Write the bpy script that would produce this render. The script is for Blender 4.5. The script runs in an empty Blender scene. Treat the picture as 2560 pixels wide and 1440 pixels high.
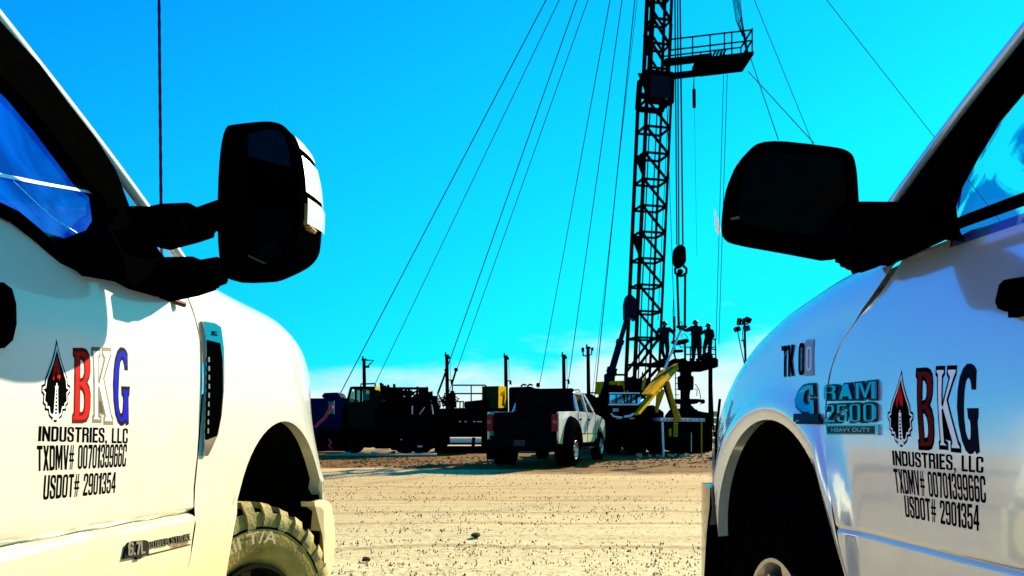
import bpy, bmesh, math, random
from mathutils import Vector, Matrix, Euler
random.seed(7)
SC = bpy.context.scene
COL = SC.collection
R = math.radians
# ------------------------------------------------------------------ camera
F, YH, HC = 2000.0, 1060.0, 1.25          # focal length and horizon row in photo pixels, camera height in metres
cam_d = bpy.data.cameras.new('camera'); cam = bpy.data.objects.new('camera', cam_d); COL.objects.link(cam)
cam.location = (0, 0, HC); cam.rotation_euler = (R(90), 0, 0)
cam_d.sensor_width = 36; cam_d.lens = 36*F/2560; cam_d.shift_y = (YH-720)/2560
cam_d.clip_start = 0.05; cam_d.clip_end = 20000
SC.camera = cam
# ------------------------------------------------------------------ sun, sky, exposure
SUN_EL, SUN_AZ = R(26), R(34)             # azimuth clockwise from +Y (the way the camera looks)
sdir = Vector((math.sin(SUN_AZ)*math.cos(SUN_EL), math.cos(SUN_AZ)*math.cos(SUN_EL), math.sin(SUN_EL)))
sl = bpy.data.lights.new('sun', 'SUN'); so = bpy.data.objects.new('sun', sl); COL.objects.link(so)
sl.energy = 5.0; sl.angle = R(0.5); sl.color = (1, .885, .60)
so.rotation_euler = sdir.to_track_quat('Z', 'Y').to_euler(); so.location = (20, 20, 30)
SC.view_settings.view_transform = 'Standard'; SC.view_settings.look = 'None'
SC.view_settings.exposure = 1.45; SC.view_settings.gamma = 1; SC.view_settings.use_curve_mapping = False
SC.cycles.use_denoising = True
SC.cycles.max_bounces = 8; SC.cycles.transparent_max_bounces = 16
world = bpy.data.worlds.new('World'); SC.world = world; world.use_nodes = True
def build_sky():
    nt = world.node_tree; nt.nodes.clear(); N = nt.nodes.new; L = nt.links.new
    def math_(op, a, b=None, c=None):
        n = N('ShaderNodeMath'); n.operation = op
        for k, x in enumerate((a, b, c)):
            if x is None: continue
            if isinstance(x, (int, float)): n.inputs[k].default_value = x
            else: L(x, n.inputs[k])
        return n.outputs[0]
    sky = N('ShaderNodeTexSky'); sky.sky_type = 'NISHITA'; sky.sun_disc = False
    sky.sun_elevation = SUN_EL; sky.sun_rotation = SUN_AZ
    sky.air_density = 1.0; sky.dust_density = 0.1; sky.ozone_density = 2.0
    tc = N('ShaderNodeTexCoord'); sep = N('ShaderNodeSeparateXYZ'); L(tc.outputs['Generated'], sep.inputs[0])
    # strongly saturated sky: deep blue overhead and away from the sun, cyan towards sun and horizon
    s = math_('MULTIPLY_ADD', sep.outputs['X'], -.45, sep.outputs['Z'])
    rp = N('ShaderNodeValToRGB'); L(s, rp.inputs[0]); cr = rp.color_ramp
    for k, (p, c) in enumerate(SKY_RAMP):
        e = cr.elements[k] if k < 2 else cr.elements.new(p)
        e.position = p; e.color = c+(1,)
    sc = N('ShaderNodeVectorMath'); sc.operation = 'SCALE'; L(rp.outputs[0], sc.inputs[0]); sc.inputs['Scale'].default_value = SKY_GAIN
    base = N('ShaderNodeMixRGB'); base.inputs[0].default_value = .012; L(sc.outputs[0], base.inputs[1]); L(sky.outputs[0], base.inputs[2])
    # low band of pale cloud near the horizon, ragged upper edge
    mp = N('ShaderNodeMapping'); mp.inputs['Scale'].default_value = (6, 6, 20); L(tc.outputs['Generated'], mp.inputs[0])
    no = N('ShaderNodeTexNoise'); no.inputs['Scale'].default_value = 1.0; no.inputs['Detail'].default_value = 6; no.inputs['Roughness'].default_value = .55; L(mp.outputs[0], no.inputs[0])
    e1 = math_('MULTIPLY_ADD', no.outputs['Fac'], -.16, .08); e2 = math_('ADD', sep.outputs['Z'], e1); e3 = math_('MULTIPLY_ADD', sep.outputs['X'], -.10, e2)
    mr = N('ShaderNodeMapRange'); mr.interpolation_type = 'SMOOTHSTEP'; L(e3, mr.inputs['Value'])
    mr.inputs['From Min'].default_value = .03; mr.inputs['From Max'].default_value = .10; mr.inputs['To Min'].default_value = .92; mr.inputs['To Max'].default_value = 0
    front = N('ShaderNodeMapRange'); L(sep.outputs['Y'], front.inputs[0]); front.inputs[1].default_value = -.2; front.inputs[2].default_value = .6
    cm = math_('MULTIPLY', mr.outputs[0], front.outputs[0])
    mix = N('ShaderNodeMixRGB'); L(cm, mix.inputs[0]); L(base.outputs[0], mix.inputs[1]); mix.inputs[2].default_value = tuple(x*SKY_GAIN for x in CLOUD)+(1,)
    bg = N('ShaderNodeBackground'); bg.inputs[1].default_value = SKY_STR; L(mix.outputs[0], bg.inputs[0])
    out = N('ShaderNodeOutputWorld'); L(bg.outputs[0], out.inputs[0])
SKY_RAMP = [(0, (0, .98, 1.2)), (.13, (0, .94, 1.2)), (.24, (0, .77, 1.15)), (.37, (0, .62, 1.1)), (.48, (0, .50, 1.1)), (.64, (0, .33, 1.15)), (.85, (0, .16, 1.15))]
SKY_GAIN, SKY_STR, CLOUD = 7.3, .05, (.88, 1.0, .96)
build_sky()
# ------------------------------------------------------------------ helpers
def W(px, py, Y):                          # photo pixel + distance -> point in the yard
    return Vector(((px-1280)/F*Y, Y, HC-(py-YH)/F*Y))
def link(o, parent=None):
    COL.objects.link(o)
    if parent: o.parent = parent
    return o
def tag(o, label=None, cat=None, group=None, kind=None):
    if label: o['label'] = label
    if cat: o['category'] = cat
    if group: o['group'] = group
    if kind: o['kind'] = kind
    return o
def thing(name, label, cat, loc=(0, 0, 0), rz=0, group=None):
    o = bpy.data.objects.new(name, None); o.empty_display_size = .2; link(o)
    o.location = loc; o.rotation_euler = (0, 0, rz)
    return tag(o, label, cat, group)
class MB:
    """collects shapes and links them as one mesh object"""
    def __init__(s): s.v = []; s.f = []
    def add(s, vs, fs):
        n = len(s.v); s.v += [tuple(v) for v in vs]; s.f += [tuple(i+n for i in f) for f in fs]; return s
    def box(s, c, size, rot=None):
        c = Vector(c); x, y, z = [d/2 for d in size]
        vs = [Vector((a, b, d)) for a in (-x, x) for b in (-y, y) for d in (-z, z)]
        if rot: m = Euler(rot).to_matrix(); vs = [m @ v for v in vs]
        return s.add([c+v for v in vs], [(0, 1, 3, 2), (4, 6, 7, 5), (0, 4, 5, 1), (2, 3, 7, 6), (0, 2, 6, 4), (1, 5, 7, 3)])
    def beam(s, p, q, w, h=None, up=(0, 0, 1)):
        p, q = Vector(p), Vector(q); h = h or w; d = (q-p).normalized(); up = Vector(up)
        if abs(d.dot(up)) > .95: up = Vector((0, 1, 0))
        a = d.cross(up).normalized()*w/2; b = a.cross(d).normalized()*h/2
        vs = [p-a-b, p+a-b, p+a+b, p-a+b, q-a-b, q+a-b, q+a+b, q-a+b]
        return s.add(vs, [(3, 2, 1, 0), (4, 5, 6, 7), (0, 1, 5, 4), (1, 2, 6, 5), (2, 3, 7, 6), (3, 0, 4, 7)])
    def tube(s, pts, r, n=6, cap=True):
        pts = [Vector(p) for p in pts]; rs = r if isinstance(r, (list, tuple)) else [r]*len(pts)
        rings = []; ref = None
        for i, p in enumerate(pts):
            d = (pts[min(i+1, len(pts)-1)]-pts[max(i-1, 0)]).normalized()
            if ref is None:
                ref = Vector((0, 0, 1)) if abs(d.z) < .9 else Vector((1, 0, 0))
            a = d.cross(ref).normalized(); b = a.cross(d).normalized(); ref = b
            rings.append([p+(a*math.cos(t)+b*math.sin(t))*rs[i] for t in [2*math.pi*k/n for k in range(n)]])
        return s.rings(rings, cap)
    def rings(s, rings, cap=True, closed=True):
        n = len(rings[0]); vs = [v for r in rings for v in r]; fs = []
        for i in range(len(rings)-1):
            for k in range(n if closed else n-1):
                k2 = (k+1) % n
                fs.append((i*n+k, i*n+k2, (i+1)*n+k2, (i+1)*n+k))
        if cap and closed:
            fs.append(tuple(reversed(range(n)))); fs.append(tuple(range((len(rings)-1)*n, len(rings)*n)))
        return s.add(vs, fs)
    def lathe(s, o, axis, prof, n=24, cap=True):      # prof: (along axis, radius)
        o, ax = Vector(o), Vector(axis).normalized()
        a = ax.orthogonal().normalized(); b = ax.cross(a)
        return s.rings([[o+ax*t+(a*math.cos(2*math.pi*k/n)+b*math.sin(2*math.pi*k/n))*r for k in range(n)] for t, r in prof], cap)
    def prism(s, poly, vec):
        n = len(poly); vec = Vector(vec); a = [Vector(p) for p in poly]; b = [p+vec for p in a]
        return s.add(a+b, [tuple(range(n)), tuple(reversed(range(n, 2*n)))]+[(i, i+n, (i+1) % n+n, (i+1) % n) for i in range(n)])
    def slab(s, pxs, Y0, Y1):                         # solid with its front outline given in photo pixels at Y0, running back to Y1
        return s.prism([W(x, y, Y0) for x, y in pxs], (0, Y1-Y0, 0))
    def build(s, name, mat, parent=None, smooth=None, bevel=0):
        me = bpy.data.meshes.new(name); me.from_pydata(s.v, [], s.f)
        bm = bmesh.new(); bm.from_mesh(me)
        if bevel:
            bmesh.ops.bevel(bm, geom=[e for e in bm.edges if e.is_manifold and e.calc_face_angle(0) > .6], offset=bevel, segments=2, affect='EDGES', clamp_overlap=True)
        bmesh.ops.recalc_face_normals(bm, faces=bm.faces); bm.to_mesh(me); bm.free()
        if smooth:
            for p in me.polygons: p.use_smooth = True
            me.set_sharp_from_angle(angle=R(smooth))
        me.materials.append(mat)
        return link(bpy.data.objects.new(name, me), parent)
# ------------------------------------------------------------------ materials
def mat(name, base, rough=.5, metal=0, spec=.5, coat=0, var=0, vscale=6, bump=0, bscale=40, coat_rough=.04):
    m = bpy.data.materials.new(name); m.use_nodes = True; nt = m.node_tree; N = nt.nodes.new; L = nt.links.new
    p = nt.nodes['Principled BSDF']; base = tuple(base)
    p.inputs['Base Color'].default_value = base+(1,); p.inputs['Roughness'].default_value = rough
    p.inputs['Metallic'].default_value = metal; p.inputs['Specular IOR Level'].default_value = spec
    p.inputs['Coat Weight'].default_value = coat; p.inputs['Coat Roughness'].default_value = coat_rough
    if var or bump:
        tc = N('ShaderNodeTexCoord')
        if var:
            no = N('ShaderNodeTexNoise'); no.inputs['Scale'].default_value = vscale; no.inputs['Detail'].default_value = 6; no.inputs['Roughness'].default_value = .65
            L(tc.outputs['Object'], no.inputs[0])
            mr = N('ShaderNodeMapRange'); L(no.outputs['Fac'], mr.inputs[0]); mr.inputs[1].default_value = .3; mr.inputs[2].default_value = .75
            mx = N('ShaderNodeMixRGB'); L(mr.outputs[0], mx.inputs[0]); mx.inputs[1].default_value = base+(1,)
            mx.inputs[2].default_value = tuple(c*(1-var) for c in base)+(1,)
            L(mx.outputs[0], p.inputs['Base Color'])
            rr = N('ShaderNodeMapRange'); L(no.outputs['Fac'], rr.inputs[0]); rr.inputs[3].default_value = rough*.8; rr.inputs[4].default_value = min(1, rough*1.25)
            L(rr.outputs[0], p.inputs['Roughness'])
        if bump:
            n2 = N('ShaderNodeTexNoise'); n2.inputs['Scale'].default_value = bscale; n2.inputs['Detail'].default_value = 4; L(tc.outputs['Object'], n2.inputs[0])
            b = N('ShaderNodeBump'); b.inputs['Strength'].default_value = bump; b.inputs['Distance'].default_value = .01; L(n2.outputs['Fac'], b.inputs['Height']); L(b.outputs[0], p.inputs['Normal'])
    return m
def glass_mat(name, tint, reflect_tint=None, edge=(.38, .62), scale=3.2):
    m = bpy.data.materials.new(name); m.use_nodes = True; nt = m.node_tree; N = nt.nodes.new; L = nt.links.new; nt.nodes.clear()
    tr = N('ShaderNodeBsdfTransparent'); tr.inputs[0].default_value = tuple(tint)+(1,)
    if reflect_tint:  # mottled dark tint painted in place of broken reflections on the glass
        tc = N('ShaderNodeTexCoord'); no = N('ShaderNodeTexNoise'); no.inputs['Scale'].default_value = scale; no.inputs['Detail'].default_value = 4; no.inputs['Distortion'].default_value = 1.2; L(tc.outputs['Object'], no.inputs[0])
        mr = N('ShaderNodeMapRange'); L(no.outputs['Fac'], mr.inputs[0]); mr.inputs[1].default_value = edge[0]; mr.inputs[2].default_value = edge[1]
        mm = N('ShaderNodeMixRGB'); L(mr.outputs[0], mm.inputs[0]); mm.inputs[1].default_value = tuple(reflect_tint)+(1,); mm.inputs[2].default_value = tuple(tint)+(1,); L(mm.outputs[0], tr.inputs[0])
    gl = N('ShaderNodeBsdfGlossy'); gl.inputs['Roughness'].default_value = .015
    fr = N('ShaderNodeFresnel'); ge = N('ShaderNodeNewGeometry'); io = N('ShaderNodeMapRange'); L(ge.outputs['Backfacing'], io.inputs[0]); io.inputs[3].default_value = 1.45; io.inputs[4].default_value = 1/1.45; L(io.outputs[0], fr.inputs[0])
    mx = N('ShaderNodeMixShader'); L(fr.outputs[0], mx.inputs[0]); L(tr.outputs[0], mx.inputs[1]); L(gl.outputs[0], mx.inputs[2])
    o = N('ShaderNodeOutputMaterial'); L(mx.outputs[0], o.inputs[0]); return m
def paint_mat(name, base, dust_bounce=(.74, .60, .30), dust_bounce_top=1.25, dust_bounce_amt=.75, coat_ior=1.5, metal=0):
    """clear-coated vehicle paint with dusty road film plus warm ground bounce coloured into the lower panels and a few dirt specks"""
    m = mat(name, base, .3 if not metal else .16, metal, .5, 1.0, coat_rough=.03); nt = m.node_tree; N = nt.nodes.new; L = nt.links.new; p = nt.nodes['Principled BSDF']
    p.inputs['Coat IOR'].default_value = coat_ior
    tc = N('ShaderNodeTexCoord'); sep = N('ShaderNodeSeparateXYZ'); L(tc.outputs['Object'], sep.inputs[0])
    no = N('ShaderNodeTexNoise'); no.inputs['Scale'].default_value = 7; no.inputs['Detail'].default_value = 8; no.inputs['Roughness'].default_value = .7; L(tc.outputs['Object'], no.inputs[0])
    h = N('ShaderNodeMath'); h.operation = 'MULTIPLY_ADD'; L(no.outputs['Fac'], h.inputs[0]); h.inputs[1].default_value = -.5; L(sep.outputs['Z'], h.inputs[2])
    mr = N('ShaderNodeMapRange'); L(h.outputs[0], mr.inputs[0]); mr.inputs[1].default_value = dust_bounce_top-.75; mr.inputs[2].default_value = dust_bounce_top-.2; mr.inputs[3].default_value = dust_bounce_amt; mr.inputs[4].default_value = .02
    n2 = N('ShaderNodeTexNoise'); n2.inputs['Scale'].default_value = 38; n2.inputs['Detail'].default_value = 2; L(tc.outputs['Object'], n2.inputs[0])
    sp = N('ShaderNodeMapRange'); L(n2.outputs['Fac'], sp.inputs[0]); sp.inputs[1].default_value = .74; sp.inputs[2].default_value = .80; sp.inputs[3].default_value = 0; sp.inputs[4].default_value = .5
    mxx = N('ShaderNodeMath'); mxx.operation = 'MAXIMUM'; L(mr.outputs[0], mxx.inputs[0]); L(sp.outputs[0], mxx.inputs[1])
    mx = N('ShaderNodeMixRGB'); L(mxx.outputs[0], mx.inputs[0]); mx.inputs[1].default_value = tuple(base)+(1,); mx.inputs[2].default_value = tuple(dust_bounce)+(1,); L(mx.outputs[0], p.inputs['Base Color'])
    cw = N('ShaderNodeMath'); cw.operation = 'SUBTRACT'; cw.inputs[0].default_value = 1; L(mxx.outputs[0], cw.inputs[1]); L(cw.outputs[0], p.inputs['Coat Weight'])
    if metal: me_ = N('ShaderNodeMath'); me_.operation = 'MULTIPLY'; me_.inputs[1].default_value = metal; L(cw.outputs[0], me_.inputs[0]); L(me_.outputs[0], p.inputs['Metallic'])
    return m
M = dict(
    white=paint_mat('white_paint', (.55, .55, .53), dust_bounce=(.60, .50, .19)), shade_white=paint_mat('shade_tinted_white', (.60, .68, .74), dust_bounce=(.60, .50, .32), dust_bounce_amt=.6, coat_ior=2.0, metal=.5),  # second white has the blue of the shade put into its base colour
    white_flat=mat('white_enamel', (.72, .72, .70), .45, var=.25, vscale=3),
    black=mat('black_plastic', (.0006, .0006, .0008), .6, spec=0, bump=.15, bscale=160),
    black_gloss=mat('black_gloss', (.003, .003, .003), .25, spec=.15), tail_shade=mat('tail_shade_black', (.0025, .0025, .003), .6, spec=0),  # second black puts the shade of the yard pickup's rear into the colour
    trim=mat('black_trim', (.0006, .0006, .0006), .75, spec=0),
    liner=mat('liner', (.003, .003, .003), .95, spec=0),
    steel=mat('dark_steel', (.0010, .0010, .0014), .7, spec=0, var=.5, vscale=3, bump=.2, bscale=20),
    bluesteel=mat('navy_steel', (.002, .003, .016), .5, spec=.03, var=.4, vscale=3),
    cable=mat('wire_rope', (.003, .003, .02), .6, spec=0),
    rubber=mat('tyre_rubber', (.0015, .0015, .0015), .9, spec=0, bump=.3, bscale=60),
    dustrubber=mat('dusty_tyre_rubber', (.38, .30, .085), .9, spec=.05, var=.6, vscale=9, bump=.4, bscale=70),
    duststread=mat('dusty_tread', (.50, .41, .17), .9, spec=.05, var=.7, vscale=14, bump=.4, bscale=70), chrome=mat('chrome', (.34, .35, .37), .08, 1.0),
    alloy=mat('alloy_rim', (.35, .35, .36), .3, 1.0),
    yellow=mat('yellow_paint', (.52, .31, .004), .9, spec=0, var=.35, vscale=2.5),
    buff=mat('worn_yellow', (.52, .25, .014), .9, spec=0, var=.3, vscale=3),
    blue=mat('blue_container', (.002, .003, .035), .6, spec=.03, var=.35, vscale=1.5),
    blue_ink=mat('blue_vinyl', (.001, .002, .38), .6, spec=.03), navy_edge_shade=mat('navy_edge_shade_vinyl', (.001, .001, .010), .6, spec=.03),
    red_ink=mat('red_vinyl', (.60, .006, .003), .6, spec=.03, var=.35, vscale=14), red_edge_shade=mat('red_edge_shade_vinyl', (.13, .002, .002), .6, spec=.03, var=.5, vscale=9),
    black_ink=mat('black_vinyl', (.002, .002, .002), .7, spec=0), white_ink=mat('white_vinyl', (.82, .82, .82), .5), grey_ink=mat('grey_vinyl', (.22, .33, .38), .6, var=.4, vscale=30),
    red=mat('red_lens', (.22, .003, .006), .3, spec=.1), amber=mat('amber_lens', (.6, .22, .02), .2),
    redhose=mat('red_hose', (.55, .02, .03), .6),
    glass=glass_mat('cab_glass', (.20, .30, .85), (.008, .02, .34)), glass_right=glass_mat('clear_cab_glass', (.97, .98, .98), (.16, .26, .62), (.47, .53), 4.5), screen=glass_mat('windscreen_glass', (.86, .93, .95)), glass_dark=mat('dark_glass', (.004, .006, .012), .03, spec=.6),
    glass_blue=mat('reflecting_glass', (.25, .42, .72), .06, 1.0), glass_teal=glass_mat('teal_glass', (.25, .45, .42)),
    mirror=mat('mirror_glass', (.010, .010, .011), .02, 1.0),
    cloth=mat('dark_coveralls', (.003, .003, .006), .9, spec=.05, bump=.4, bscale=30), skin=mat('skin', (.10, .05, .03), .6), hat=mat('hard_hat', (.008, .008, .012), .5, spec=.2),
    galv=mat('galvanised', (.45, .47, .5), .4, .6, var=.4, vscale=4), wood=mat('pole_wood', (.003, .002, .002), .85, spec=0, var=.5, vscale=3),
    seat=mat('seat_cloth', (.006, .006, .012), .9, spec=.03), stripe=mat('reflective_white', (.75, .72, .68), .5, var=.2, vscale=8),
)
# ------------------------------------------------------------------ ground
def ground_mat():
    m = bpy.data.materials.new('caliche'); m.use_nodes = True; nt = m.node_tree; N = nt.nodes.new; L = nt.links.new
    p = nt.nodes['Principled BSDF']; p.inputs['Roughness'].default_value = .95; p.inputs['Specular IOR Level'].default_value = .1
    tc = N('ShaderNodeTexCoord'); sep = N('ShaderNodeSeparateXYZ'); L(tc.outputs['Object'], sep.inputs[0])
    def noise(scale, stretch, detail=6, rough=.6):
        mp = N('ShaderNodeMapping'); mp.inputs['Scale'].default_value = stretch; L(tc.outputs['Object'], mp.inputs[0])
        n = N('ShaderNodeTexNoise'); n.inputs['Scale'].default_value = scale; n.inputs['Detail'].default_value = detail; n.inputs['Roughness'].default_value = rough
        L(mp.outputs[0], n.inputs[0]); return n.outputs['Fac']
    def ramp(v, a, b, lo=0, hi=1):
        r = N('ShaderNodeMapRange'); L(v, r.inputs[0]); r.inputs[1].default_value = a; r.inputs[2].default_value = b; r.inputs[3].default_value = lo; r.inputs[4].default_value = hi; return r.outputs[0]
    def mix(f, a, b):
        x = N('ShaderNodeMixRGB'); L(f, x.inputs[0])
        for k, c in ((1, a), (2, b)):
            if isinstance(c, tuple): x.inputs[k].default_value = c+(1,)
            else: L(c, x.inputs[k])
        return x.outputs[0]
    streak = noise(1.6, (.08, 1.7, 1), 8, .7); fine = noise(24, (1, 1, 1), 8, .75); patch = noise(.5, (1, 1, 1)); grit = noise(15, (.7, 1.2, 1), 6, .8)
    c = mix(ramp(streak, .35, .68), (.78, .60, .25), (.46, .30, .10))
    c = mix(ramp(fine, .38, .62, 0, .95), c, (.92, .80, .46))
    c = mix(ramp(grit, .535, .63, 0, .85), c, (.22, .135, .045))
    # bare brown dirt strip by the equipment, ragged edge
    e = N('ShaderNodeMath'); e.operation = 'MULTIPLY_ADD'; L(noise(.45, (.35, 1, 1), 6, .7), e.inputs[0]); e.inputs[1].default_value = 9; L(sep.outputs['Y'], e.inputs[2])
    x = N('ShaderNodeMath'); x.operation = 'MULTIPLY_ADD'; L(sep.outputs['X'], x.inputs[0]); x.inputs[1].default_value = .30; L(e.outputs[0], x.inputs[2])
    near = ramp(x.outputs[0], 25.5, 26.8); far = ramp(sep.outputs['Y'], 36, 44, 1, 0)
    st = N('ShaderNodeMath'); st.operation = 'MULTIPLY'; L(near, st.inputs[0]); L(far, st.inputs[1])
    yy = N('ShaderNodeMath'); yy.operation = 'MULTIPLY_ADD'; L(patch, yy.inputs[0]); yy.inputs[1].default_value = 5; L(sep.outputs['Y'], yy.inputs[2])
    c = mix(ramp(yy.outputs[0], 9, 17, 0, .95), c, mix(ramp(streak, .4, .6), (.56, .38, .16), (.46, .30, .115)))
    for k_, (y0_, w_) in enumerate(((8.3, .16), (10.2, .20), (11.7, .14), (13.4, .22), (16.2, .25))):
        wob = N('ShaderNodeMath'); wob.operation = 'MULTIPLY_ADD'; L(noise(.22+.03*k_, (1, .2, 1), 2), wob.inputs[0]); wob.inputs[1].default_value = 1.6; L(sep.outputs['Y'], wob.inputs[2])
        dd = N('ShaderNodeMath'); dd.operation = 'SUBTRACT'; L(wob.outputs[0], dd.inputs[0]); dd.inputs[1].default_value = y0_+.8
        ab = N('ShaderNodeMath'); ab.operation = 'ABSOLUTE'; L(dd.outputs[0], ab.inputs[0])
        mk_ = N('ShaderNodeMath'); mk_.operation = 'MULTIPLY'; L(ramp(ab.outputs[0], w_*.5, w_, 1, 0), mk_.inputs[0]); L(ramp(grit, .40, .56, .1, .85), mk_.inputs[1])
        c = mix(mk_.outputs[0], c, (.36, .22, .075))
    dirt = mix(ramp(noise(3.0, (.35, 1, 1), 8, .8), .42, .60), (.22, .095, .014), (.055, .022, .004))
    c = mix(st.outputs[0], c, dirt)
    L(c, p.inputs['Base Color'])
    ad = N('ShaderNodeMath'); ad.operation = 'MULTIPLY_ADD'; L(fine, ad.inputs[0]); ad.inputs[1].default_value = .35; L(grit, ad.inputs[2])
    b = N('ShaderNodeBump'); b.inputs['Strength'].default_value = 1.0; b.inputs['Distance'].default_value = .05; L(ad.outputs[0], b.inputs['Height']); L(b.outputs[0], p.inputs['Normal'])
    return m
g = MB()
xs = [-6000, -300, -60]+[-24+1.0*i for i in range(49)]+[60, 300, 6000]
ys = [-3000, -40, -6]+[-2+.6*i for i in range(72)]+[46, 60, 120, 600, 9000]
rg = random.Random(3)
def gz(x, y):
    if not (-24 < x < 24 and 4.5 < y < 40): return 0.0
    k = min(1, (y-4.5)/2)*min(1, (40-y)/2)*min(1, (24-abs(x))/4)
    return k*(.018*math.sin(y*2.1+.3*math.sin(x*.4))+.012*math.sin(y*4.7+x*.25)+rg.uniform(-.008, .008)) - .03*k
gv = [(x, y, gz(x, y)) for y in ys for x in xs]; nx = len(xs)
g.add(gv, [(j*nx+i, j*nx+i+1, (j+1)*nx+i+1, (j+1)*nx+i) for j in range(len(ys)-1) for i in range(nx-1)])
tag(g.build('ground', ground_mat(), smooth=80), kind='structure')
# loose gravel and clods
def scatter(n, smin, smax, y0, y1, seed, band=True, flat=(.22, .5)):
    r = random.Random(seed); s = MB()
    from mathutils import noise as NZ
    done = 0
    while done < n:
        Y = y0*(y1/y0)**r.random(); px = r.uniform(780, 1830); X = (px-1280)/F*Y
        if band and NZ.noise(Vector((X*.22, Y*1.5, 3)))+.6*NZ.noise(Vector((X*1.1, Y*3.1, 7))) < r.uniform(-.35, .35): continue
        done += 1
        a = r.uniform(smin, smax)*(1+.03*Y); b = a*r.uniform(.45, .9); c = a*r.uniform(*flat); t = r.uniform(-.6, .6)
        vs = []
        for k in range(5):
            q = 2*math.pi*k/5+r.uniform(-.4, .4); rr = r.uniform(.7, 1.1)
            x, y = a*rr*math.cos(q), b*rr*math.sin(q)
            vs.append((X+x*math.cos(t)-y*math.sin(t), Y+x*math.sin(t)+y*math.cos(t), -.02+r.uniform(-.2, .3)*c))
        vs.append((X+r.uniform(-.3, .3)*a, Y+r.uniform(-.3, .3)*b, c))
        s.add(vs, [(k, (k+1) % 5, 5) for k in range(5)])
    return s
tag(scatter(2600, .004, .010, 5.2, 21, 5).build('gravel', mat('gravel_stone', (.36, .26, .12), .95, spec=.05, var=.7, vscale=30)), 'pale gravel stones strewn over the sandy yard', 'gravel', kind='stuff')
tag(scatter(450, .005, .015, 5.2, 22, 9).build('dirt_clods', mat('dark_clod', (.05, .028, .012), .95, spec=.05)), 'dark dirt clods scattered among the pale yard gravel', 'dirt', kind='stuff')
tag(scatter(900, .018, .045, 23.5, 31, 31, True, (.15, .4)).build('turned_soil', mat('brown_clod', (.26, .12, .025), .95, spec=0, var=.7, vscale=6)), 'lumpy brown soil turned up in front of the equipment', 'soil', kind='stuff')
# one larger clod
def clod(px, py, size, label):
    Y = HC*F/(py-YH); c = W(px, py, Y); s = MB(); r = random.Random(int(px)); bm = bmesh.new(); bmesh.ops.create_icosphere(bm, subdivisions=2, radius=size)
    for v in bm.verts: v.co *= r.uniform(.7, 1.15); v.co.z *= .55
    s.add([c+v.co for v in bm.verts], [tuple(v.index for v in f.verts) for f in bm.faces]); bm.free()
    tag(s.build('dirt_clod', mat('clod_%d' % px, (.06, .03, .015), .95, spec=.05)), label, 'dirt clod')
clod(1190, 1338, .055, 'largest dark clod lying alone in the middle of the sandy yard')
clod(915, 1398, .045, 'flat dark clod nearest the dusty off-road tyre at left')
# ------------------------------------------------------------------ vector lettering helpers
def curve_mesh(splines, offset=0, extrude=0):
    cu = bpy.data.curves.new('c', 'CURVE'); cu.dimensions = '2D'; cu.fill_mode = 'BOTH' if extrude else 'FRONT'; cu.offset = offset; cu.extrude = extrude
    for pts in splines:
        s = cu.splines.new('POLY'); s.points.add(len(pts)-1); s.use_cyclic_u = True
        for p, q in zip(s.points, pts): p.co = (q[0], q[1], 0, 1)
    return eval_mesh(cu)
def text_mesh(body, offset=0, extrude=0, spacing=1.0):
    cu = bpy.data.curves.new('t', 'FONT'); cu.body = body; cu.offset = offset; cu.extrude = extrude; cu.fill_mode = 'FRONT' if not extrude else 'BOTH'; cu.space_character = spacing; cu.resolution_u = 4
    return eval_mesh(cu)
def eval_mesh(cu):
    o = bpy.data.objects.new('tmp', cu); COL.objects.link(o); bpy.context.view_layer.update()
    dg = bpy.context.evaluated_depsgraph_get(); me = bpy.data.meshes.new_from_object(o.evaluated_get(dg))
    vs = [v.co.copy() for v in me.vertices]; fs = [tuple(p.vertices) for p in me.polygons]
    bpy.data.objects.remove(o); bpy.data.curves.remove(cu); bpy.data.meshes.remove(me)
    return vs, fs
_s, _t = .33, .15
def _oct(x0, x1, y0, y1, cx, cy): return [(x0, y0+cy), (x0, y1-cy), (x0+cx*.35, y1-cy*.3), (x0+cx, y1), (x1-cx, y1), (x1-cx*.35, y1-cy*.3), (x1, y1-cy), (x1, y0+cy), (x1-cx*.35, y0+cy*.3), (x1-cx, y0), (x0+cx, y0), (x0+cx*.35, y0+cy*.3)]
_h1 = _oct(_s, 1-_s, _t*.8, 1-_t*.8, .08, .04)
_S = [(1, .66), (1, .84), (.9, .96), (.65, 1), (.35, 1), (.1, .96), (0, .84), (0, .64), (.12, .53), (.6, .38), (.68, .33), (.68, .18), (.6, .12), (.4, .12), (.32, .18), (.32, .36), (0, .36), (0, .16), (.1, .04), (.35, 0), (.65, 0), (.9, .04), (1, .16), (1, .42), (.88, .53), (.4, .66), (.32, .71), (.32, .82), (.4, .88), (.6, .88), (.68, .82), (.68, .66)]
_6 = [[(1, .74), (1, .86), (.9, .97), (.65, 1), (.35, 1), (.1, .97), (0, .86), (0, .14), (.1, .03), (.35, 0), (.65, 0), (.9, .03), (1, .14), (1, .50), (.92, .59), (.7, .62), (.5, .60), (.33, .56), (.33, .82), (.42, .88), (.58, .88), (.67, .82), (.67, .74)], [(.33, .18), (.33, .46), (.42, .50), (.58, .50), (.67, .46), (.67, .18), (.58, .12), (.42, .12)]]
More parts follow.
